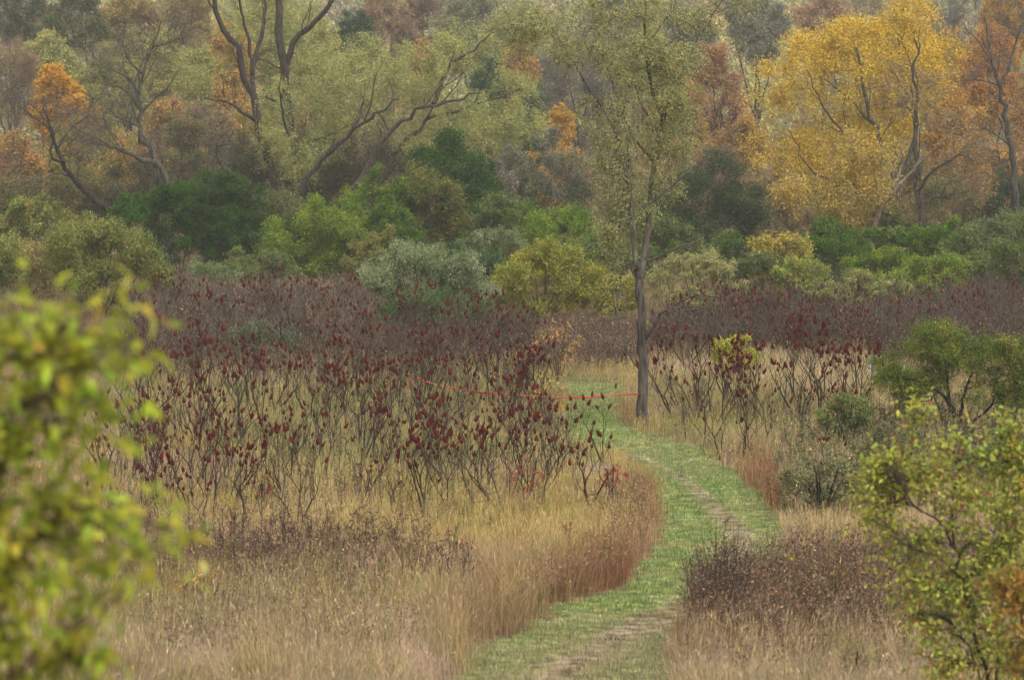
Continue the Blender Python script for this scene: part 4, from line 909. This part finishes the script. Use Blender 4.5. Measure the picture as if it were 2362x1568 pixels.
for i, (lb, u, vt, hw, vb, pal, nl, lf, ex) in enumerate(SHRUBS):
    if vb < 780: vt -= (vb - vt) * (.24 if vb < 660 else .12); hw *= 1.2; nl = int(nl * 1.9); lf = (lf[0] * 1.05, lf[1] * 1.05); ex.setdefault('twf', (.62, .85, 1.1)[i % 3]); ex.setdefault('up', (.2, .6, .9)[(i * 7) % 3])
    else: nl = int(nl * 1.3); hw *= 1.08; vt -= (vb - vt) * .06
    bush('shrub', lb, 'shrub', u, vt, hw, vb, pal, nl, 300 + i, group='shrubs of the meadow and the wood edge', leaf=lf, clusters=int(45 + nl / 260), tw=7,
         bark=(.06, .05, .036), twig_col=(.06, .055, .034), droop=ex.pop('droop', .12), spread=.2, **ex)

# spreading dark limbed shrub beside the meadow
woody('shrub', 'spreading flat topped green shrub with black twisted limbs in the tan meadow', 'shrub', 100, 2205,
      [(['base', (2204, 970, 0), (2190, 930, 0), (2160, 900, -.3), (2120, 880, -.5), (2080, 870, -.6)], .10, .02), ([(2190, 930, 0), (2185, 890, .3), (2180, 850, .5), (2165, 800, .6)], .06, .015),
       (['base', (2215, 960, .2), (2225, 900, .4), (2240, 860, .5), (2250, 820, .5)], .08, .015), (['base', (2240, 975, .5), (2280, 940, .5), (2310, 890, 1), (2335, 850, 1)], .07, .015),
       (['base', (2260, 985, -.5), (2310, 970, -.8), (2361, 930, -1)], .05, .012), ([(2160, 900, -.3), (2140, 925, -.8), (2100, 920, -1)], .03, .01)],
      [(2120, 820, 60, 32), (2080, 872, 66, 36), (2160, 775, 55, 28), (2190, 830, 50, 30), (2245, 840, 70, 40), (2285, 800, 50, 28), (2335, 815, 50, 30), (2340, 870, 50, 30), (2240, 900, 50, 25), (2140, 890, 50, 25), (2055, 850, 40, 28), (2310, 910, 60, 30), (2380, 830, 50, 40), (2090, 910, 40, 22), (2200, 790, 50, 24), (2360, 900, 50, 30)],
      [(.125, .19, .034), (.18, .235, .04), (.10, .16, .03), (.28, .27, .055)], 46000, (.095, .034), 190, 7, twl=.5, droop=.2, bark=(.035, .03, .026), twig_col=(.05, .042, .036), seed=501, trunk_name='stem', crown_name='foliage', spread=.2, up=.3)
woody('bare_shrub', 'tangle of dark purple bare twigs caught inside the flat topped shrub', 'shrub', 101, 2180,
      [(['base', (2170, 960, 0), (2150, 900, 0), (2140, 860, 0)], .03, .01), (['base', (2190, 940, 0), (2175, 880, 0)], .03, .01)], [(2145, 865, 48, 26), (2110, 885, 35, 20), (2290, 870, 40, 30)],
      [(.07, .055, .055), (.09, .07, .065)], 3500, (.10, .02), 40, 10, twl=.4, bark=(.05, .04, .04), seed=502, trunk_name='stem', crown_name='twigs')

# red berried shrub nearer the camera
M_BERRY = plain_mat('red_berries', (.42, .03, .02), .3, 40, .35, .5)
eb, info = woody('berry_shrub', 'green and yellow leaved shrub dotted with red berries beside the dead weeds', 'shrub', 42, 2290,
      [(['base', (2275, 1560, 0), (2250, 1470, 0), (2230, 1400, 0), (2213, 1325, 0), (2200, 1265, 0), (2175, 1215, -.1), (2120, 1170, -.3), (2080, 1120, -.5)], .034, .010),
       ([(2200, 1265, 0), (2195, 1200, .2), (2200, 1130, .3), (2215, 1060, .4)], .020, .007), (['base', (2300, 1480, .2), (2310, 1360, .3), (2305, 1240, .4), (2310, 1140, .5), (2320, 1050, .5)], .026, .007),
       ([(2213, 1325, 0), (2170, 1290, -.2), (2110, 1265, -.4), (2060, 1250, -.5)], .014, .005), ([(2230, 1400, 0), (2270, 1330, .2), (2300, 1280, .3)], .014, .005), (['base', (2255, 1540, -.2), (2200, 1440, -.3), (2150, 1400, -.4)], .016, .005)],
      [(2200, 1050, 110, 45), (2080, 1085, 95, 55), (2290, 1090, 90, 70), (2150, 1130, 110, 40), (2230, 1180, 90, 50), (2070, 1250, 55, 40), (2140, 1240, 60, 30), (2270, 1280, 70, 60), (2160, 1370, 80, 55), (2250, 1400, 80, 50),
       (2330, 1010, 50, 40), (2110, 965, 26, 32), (2350, 1180, 50, 70), (2230, 1460, 70, 50), (2200, 1320, 70, 40), (2030, 1090, 40, 40), (2050, 1130, 70, 50), (2330, 1250, 60, 80), (2300, 1480, 70, 70), (2345, 1090, 50, 60), (2100, 1330, 60, 40), (2190, 1520, 60, 40), (2030, 1180, 40, 30), (2350, 1350, 50, 60), (2130, 1440, 50, 40), (2020, 1100, 40, 40), (2350, 1500, 50, 60)],
      [(.33, .43, .07), (.45, .48, .08), (.53, .50, .09), (.26, .37, .07), (.58, .48, .09)], 8600, (.092, .05), 380, 6, twl=.34, droop=.3, bark=(.06, .05, .042), twig_col=(.09, .07, .05), seed=510, near=True,
      trunk_name='stem', crown_name='foliage', mat=M_LEAFG, spread=.3, bcol=.5, twig_r=.35, wp=.6)
def berries(e, info, n, size, col_mat):
    r, C0, along = info['r'], info['C0'], info['along']
    i = r.integers(info['nT'], size=n); c = along(i, r.uniform(.5, 1, n)) + r.normal(0, .03, (n, 3)); c = np.repeat(c, 3, 0) + r.normal(0, size * 1.1, (n * 3, 3))
    a = np.array([[1, 0, 0], [-1, 0, 0], [0, 1, 0], [0, -1, 0], [0, 0, 1], [0, 0, -1]]) * size
    V = (c[:, None] + a[None]).reshape(-1, 3); f = np.array([[0, 2, 4], [2, 1, 4], [1, 3, 4], [3, 0, 4], [2, 0, 5], [1, 2, 5], [3, 1, 5], [0, 3, 5]])
    F = (np.arange(len(c)) * 6)[:, None, None] + f[None]
    o = build('berries', [(V, F.reshape(-1, 3), np.array([.4, .03, .02]))], col_mat, e, info['base'], smooth=True); o['kind'] = 'stuff'
berries(eb, info, 330, .014, M_BERRY)

woody('shrub', 'orange leaved shrub coming in at the lower edge of the view', 'shrub', 37, 2390,
      [(['base', (2380, 1600, 0), (2365, 1480, 0), (2350, 1380, 0), (2345, 1300, 0)], .02, .006), (['base', (2400, 1500, 0), (2400, 1380, 0), (2390, 1290, 0)], .02, .006)],
      [(2335, 1385, 50, 65), (2370, 1320, 50, 40), (2310, 1350, 25, 25), (2350, 1510, 40, 40), (2410, 1420, 60, 90)],
      [(.46, .26, .045), (.40, .28, .06), (.28, .25, .05), (.48, .20, .04)], 1100, (.085, .045), 50, 6, twl=.3, droop=.35, bark=(.08, .06, .05), seed=520, near=True, trunk_name='stem', crown_name='foliage', mat=M_LEAFG, spread=.15, twig_r=.4)

# close leafy shrub on the hillside just before the camera
LEAFC = [(.33, .41, .045), (.45, .49, .05), (.54, .50, .055), (.22, .34, .05), (.58, .49, .075), (.34, .44, .05), (.45, .50, .055)]
ec, info = woody('dogwood_shrub', 'large soft focus yellow green leaved shrub close to the camera', 'shrub', 13, -120,
      [(['base', (-60, 1600, 0), (0, 1400, 0), (60, 1250, .1), (110, 1150, .2), (170, 1060, .2)], .020, .006), (['base', (-90, 1400, 0), (-20, 1150, 0), (40, 950, 0), (100, 800, 0), (130, 690, 0)], .020, .005),
       (['base', (20, 1650, -.1), (120, 1500, -.1), (220, 1420, -.1), (300, 1330, -.2)], .014, .004), ([(40, 950, 0), (150, 870, -.1), (260, 800, -.1), (330, 740, -.1)], .009, .003),
       ([(60, 1250, .1), (180, 1230, 0), (300, 1235, 0), (400, 1215, 0)], .009, .003), (['base', (-140, 1300, .2), (-100, 1000, .2), (-60, 800, .2), (-20, 640, .2)], .015, .004)],
      [(90, 790, 130, 85), (220, 815, 95, 65), (50, 950, 130, 100), (190, 960, 80, 65), (70, 1110, 120, 80), (175, 1190, 95, 45), (50, 1290, 130, 80), (170, 1300, 90, 40), (235, 1265, 50, 30), (10, 1440, 110, 90), (170, 1430, 75, 40),
       (300, 735, 40, 30), (275, 860, 40, 50), (300, 1215, 60, 25), (375, 1225, 25, 18), (-80, 800, 120, 130), (-90, 1100, 120, 200), (-90, 1400, 120, 200), (355, 745, 18, 10), (395, 690, 10, 8), (20, 670, 35, 25), (90, 1540, 120, 45), (260, 1420, 30, 25), (140, 1020, 70, 45), (255, 1350, 35, 20), (200, 1520, 60, 30)],
      LEAFC, 1900, (.104, .05), 230, 4, twl=.18, droop=.45, bark=(.11, .07, .045), twig_col=(.10, .075, .04), seed=530, near=True, trunk_name='stem', crown_name='foliage', mat=M_LEAFC, spread=.45, twig_r=.13, bcol=.45, thick=.5, depth=.9)
M_WHITEB = plain_mat('pale_berries', (.62, .66, .55), .15, 40, .35, .5)
berries(ec, info, 14, .006, M_WHITEB)

# leafy saplings and coloured weeds in the meadow
SAP = [
 ('sapling', 'orange leaved slender sapling at the edge of the brown thicket', 'sapling', 1285, 722, 52, 880, [(.54, .30, .12), (.58, .40, .12), (.46, .26, .12)], 620, (.15, .055), dict(stems=6, droop=.6)),
 ('sapling', 'thin yellow orange sapling just behind the red tape', 'sapling', 1262, 858, 40, 985, [(.56, .38, .07), (.5, .3, .07)], 260, (.12, .06), dict(stems=4)),
 ('red_leaved_plant', 'scarlet leaved plant hanging under red cones in the front rank', 'plant', 610, 1078, 17, 1180, [(.50, .035, .04), (.42, .05, .04)], 130, (.13, .035), dict(stems=3, droop=1.4, lift=.5)),
 ('red_leaved_plant', 'crimson leaved plant at the tip of the sumac stand by the trail', 'plant', 1412, 1040, 26, 1165, [(.46, .03, .06), (.40, .04, .04)], 170, (.12, .035), dict(stems=3, droop=1.2, lift=.6)),
 ('red_leaved_plant', 'pinkish red leaved plant inside the front ranks of sumac', 'plant', 1215, 1040, 32, 1175, [(.45, .06, .06), (.48, .13, .07)], 160, (.11, .035), dict(stems=3, droop=1.1, lift=.5)),
 ('red_leaved_plant', 'low red plant in the yellow grass before the sumacs', 'plant', 1310, 1188, 14, 1260, [(.42, .05, .045)], 50, (.10, .03), dict(stems=2, droop=1.0, lift=.3)),
 ('red_leaved_plant', 'little red plant beside the dark dead weeds', 'plant', 1070, 1228, 14, 1300, [(.40, .05, .04)], 45, (.10, .03), dict(stems=2, droop=1.0, lift=.3)),
 ('yellow_leaved_weed', 'yellow rounded leaves on a weed among the dark dead weeds', 'plant', 1808, 1262, 24, 1440, [(.56, .40, .08), (.50, .33, .07)], 55, (.12, .08), dict(stems=3, lift=.9)),
 ('yellow_leaved_weed', 'olive yellow weed in the heart of the dark dead weeds', 'plant', 1925, 1290, 22, 1450, [(.50, .40, .09), (.36, .34, .09)], 45, (.12, .08), dict(stems=3, lift=.8)),
 ('yellow_leaved_weed', 'group of amber leaves on a weed above the pale dry bush', 'plant', 2115, 1240, 34, 1360, [(.58, .36, .07), (.5, .4, .1)], 70, (.11, .075), dict(stems=3, lift=.6)),
 ('yellow_leaved_weed', 'small orange and yellow leaved weed in the tan grass near the close shrub', 'plant', 475, 1300, 62, 1440, [(.48, .30, .07), (.44, .36, .10), (.52, .22, .05)], 130, (.11, .035), dict(stems=6, droop=.5)),
 ('grass_clump', 'yellow green grass clump standing in the dead weeds', 'plant', 1965, 1470, 40, 1590, [(.30, .29, .11), (.36, .31, .13)], 380, (.28, .018), dict(stems=9, up=1.2)),
]
for i, (nm, lb, ct, u, vt, hw, vb, pal, nl, lf, ex) in enumerate(SAP):
    bush(nm, lb, ct, u, vt, hw, vb, pal, nl, 600 + i, leaf=lf, clusters=max(8, nl // 9), tw=4, bark=(.12, .085, .06), twig_col=(.16, .11, .08), spread=.12, twig_r=.6, thick=.45, **ex)

# ================================================================== made things and the bird
# red barrier tape
M_TAPE = plain_mat('red_tape', (.46, .035, .04), .12, 8, .4, .5); M_PRINT = plain_mat('tape_print', (.52, .24, .22), .1, 8, .5, .3)
tp = [(1487, 908, 104.3), (1452, 909, 104.6), (1416, 911.5, 105), (1370, 915, 105.4), (1315, 916.5, 106), (1250, 914, 106.5), (1190, 911, 107), (1135, 907, 107.5), (1100, 904, 108), (1060, 897, 109), (1018, 889.5, 110), (985, 880, 110.6), (963, 873.5, 111), (950, 872.5, 111), (945, 880, 110.9), (937, 893, 110.8)]
cl = resample(np.array([P(np.float64(a), np.float64(b), np.float64(c)) for a, b, c in tp]), 121)
r = np.random.default_rng(5)
tw_ = .25 * np.sin(np.linspace(0, 20, 121)) + .9 * np.sin(np.linspace(0, 7, 121)) ** 6
def tape_at(k, s, o=0):
    up = np.array([0, math.sin(tw_[k]), math.cos(tw_[k])]); nrm = np.array([0, -math.cos(tw_[k]), math.sin(tw_[k])])
    return cl[k] + up * s * .07 + nrm * o
V = np.array([tape_at(k, s, o) for k in range(121) for s, o in ((-.5, 0), (.5, 0), (.5, -.002), (-.5, -.002))])
i = np.arange(121 * 4).reshape(121, 4); nx = np.roll(i, -1, 1)
te = empty('barrier_tape', cl[60], 'red plastic barrier tape strung between the lone willow and the sumacs across the trail', 'barrier tape')
build('ribbon', [(V, np.stack([i[:-1], nx[:-1], nx[1:], i[1:]], -1).reshape(-1, 4), np.array([.4, .03, .03]))], M_TAPE, te, cl[60])
pr = []; k = 8
while k < 96:
    if (k // 11) % 3 != 2:
        a, b = cl[k], cl[k + 1]; n_l = 5
        for j in range(n_l):
            f0 = j / n_l + .03; f1 = f0 + .5 / n_l; lo, hi = -.28, .28
            up = np.array([0, math.sin(tw_[k]), math.cos(tw_[k])]); nrm = np.array([0, -math.cos(tw_[k]), math.sin(tw_[k])]) * .004
            q = np.array([a + (b - a) * f0 + up * lo * .075 + nrm, a + (b - a) * f1 + up * lo * .075 + nrm, a + (b - a) * f1 + up * hi * .075 + nrm, a + (b - a) * f0 + up * hi * .075 + nrm]); pr.append((q, np.array([[0, 1, 2, 3]]), np.array([.6, .3, .27])))
    k += 1
o = build('print', pr, M_PRINT, te, cl[60]); o['label'] = 'pale illegible lettering on the red tape'

# white marker post
mp = G(np.float64(2005), np.float64(884)); s_ = mp[1] / FU
pe = empty('marker_post', mp, 'slim white marker post with grey and pale blue bands beyond the flat topped shrub', 'marker post')
def slab(z0, z1, wx, wy, cut=0):
    V = np.array([[sx * wx / 2, sy * wy / 2, z] for z in (z0, z1) for sx, sy in ((-1, -1), (1, -1), (1, 1), (-1, 1))]); V[4:6, 2] -= 0; V[[4, 7], 2] -= cut
    return V, np.array([[0, 3, 2, 1], [4, 5, 6, 7], [0, 1, 5, 4], [1, 2, 6, 5], [2, 3, 7, 6], [3, 0, 4, 7]]), np.array([.5, .5, .5])
M_WHITE = plain_mat('white_plastic', (.68, .70, .68), .06, 20, .5); M_BLUE = plain_mat('pale_blue_band', (.42, .62, .70), .08, 20, .5); M_GREY = plain_mat('grey_band', (.42, .45, .43), .1, 20, .5); M_DARKP = plain_mat('dark_mark', (.12, .13, .13), .1, 20, .6)
hp = 64 * s_
for nm, mt, a, b, ww in (('post', M_WHITE, -.2, hp - .004, .085), ('band', M_BLUE, hp * .50, hp * .66, .093), ('cap', M_GREY, hp * .84, hp, .093)):
    o = build(nm, [slab(a, b, ww, ww * .45, .02 if nm != 'band' else 0)], mt, pe)
for z in (.70, .75, .80): build('mark', [slab(hp * z, hp * z + .02, .05, .048)], M_DARKP, pe)

# the birds on the trail
M_FEATHER = leaf_mat('feathers', .02)
def make_bird(bu, bv, label, rot, breast, back, head, tilt):
  bp = G(np.float64(bu), np.float64(bv)); be = empty('bird', bp, label, 'bird'); be.rotation_euler = (0, tilt, rot)
  cx = [(-.118, .062, .004, .010), (-.075, .066, .008, .014), (-.045, .072, .016, .018), (-.02, .082, .030, .031), (.01, .094, .038, .038), (.035, .108, .038, .040), (.055, .128, .030, .032), (.066, .146, .024, .025), (.074, .160, .024, .024), (.086, .168, .020, .019), (.096, .168, .010, .009), (.100, .167, .002, .002)]
  S = 14; a = np.arange(S) * 2 * math.pi / S; V, C = [], []
  for X_, Z_, ry, rz in cx:
      for t in a:
          V.append((X_ - .25 * rz * math.sin(t) * (1 if X_ < .07 else 0), ry * math.cos(t), Z_ + rz * math.sin(t)))
          if X_ > .058: C.append(head)
          elif X_ < -.03: C.append(back)
          else: C.append(breast if math.sin(t) < .15 else back)
  i = np.arange(len(cx) * S).reshape(len(cx), S); nx = np.roll(i, -1, 1)
  F = np.stack([i[:-1], nx[:-1], nx[1:], i[1:]], -1).reshape(-1, 4)
  V = np.array(V); C = np.array(C)
  build('body', [(V, F, C)], M_FEATHER, be, smooth=True)
  for s in (-1, 1):
      wv = np.array([[-.085, s * .020, .072], [-.03, s * .040, .066], [.03, s * .043, .088], [.042, s * .039, .118], [.0, s * .038, .112], [-.05, s * .026, .086], [-.03, s * .033, .085], [.02, s * .042, .10]])
      build('wing', [(wv, np.array([[0, 1, 6, 5], [1, 2, 7, 6], [5, 6, 7, 4]] if s < 0 else [[5, 6, 1, 0], [6, 7, 2, 1], [4, 7, 6, 5]]), np.array(back) * .85), (wv, np.array([[2, 3, 7], [3, 4, 7]]), np.array(back) * .85)], M_FEATHER, be)
      lg = np.array([[[.0, s * .016, .065], [-.006, s * .016, .035], [.004, s * .016, .0]], [[.004, s * .016, .004], [.018, s * .016, .002], [.03, s * .016, .001]], [[.004, s * .016, .004], [.016, s * .024, .002], [.026, s * .03, .001]]])
      build('leg', [tubes(lg, np.full((3, 3), .0028), 5, (.09, .06, .03))], M_FEATHER, be)
      build('eye', [tubes(np.array([[[.080, s * .020, .171], [.080, s * .022, .171], [.080, s * .024, .171]]]), np.array([[.003, .0032, .001]]), 6, (.01, .01, .01))], M_FEATHER, be)
  build('beak', [tubes(np.array([[[.096, 0, .168], [.106, 0, .166], [.120, 0, .162]]]), np.array([[.0055, .0045, .0008]]), 6, (.22, .15, .03))], M_FEATHER, be)

make_bird(1674, 1209, 'small rusty breasted brown bird with a dark head standing on the worn track', RAD(8), (.26, .095, .03), (.11, .075, .05), (.035, .030, .024), 0)
make_bird(1569, 1100, 'grey bird with pale side and dark head standing upright beside the worn track', RAD(115), (.40, .39, .35), (.15, .145, .145), (.045, .042, .035), RAD(-38))

# ================================================================== the air
if HAZE:
    V = np.array([[x, y, z] for z in (-1.5, 110) for x, y in ((-275, -30), (275, -30), (275, 915), (-275, 915))], float)
    m, t, n, l = new_mat('haze'); vol = n.new('ShaderNodeVolumePrincipled'); vol.inputs['Density'].default_value = HAZE; vol.inputs['Color'].default_value = (.97, .96, .88, 1); vol.inputs['Anisotropy'].default_value = .2
    o = n.new('ShaderNodeOutputMaterial'); l.new(vol.outputs[0], o.inputs['Volume'])
    hz = build('haze', [(V, np.array([[0, 3, 2, 1], [4, 5, 6, 7], [0, 1, 5, 4], [1, 2, 6, 5], [2, 3, 7, 6], [3, 0, 4, 7]]), np.array([1, 1, 1.]))], m); tag(hz, kind='stuff')
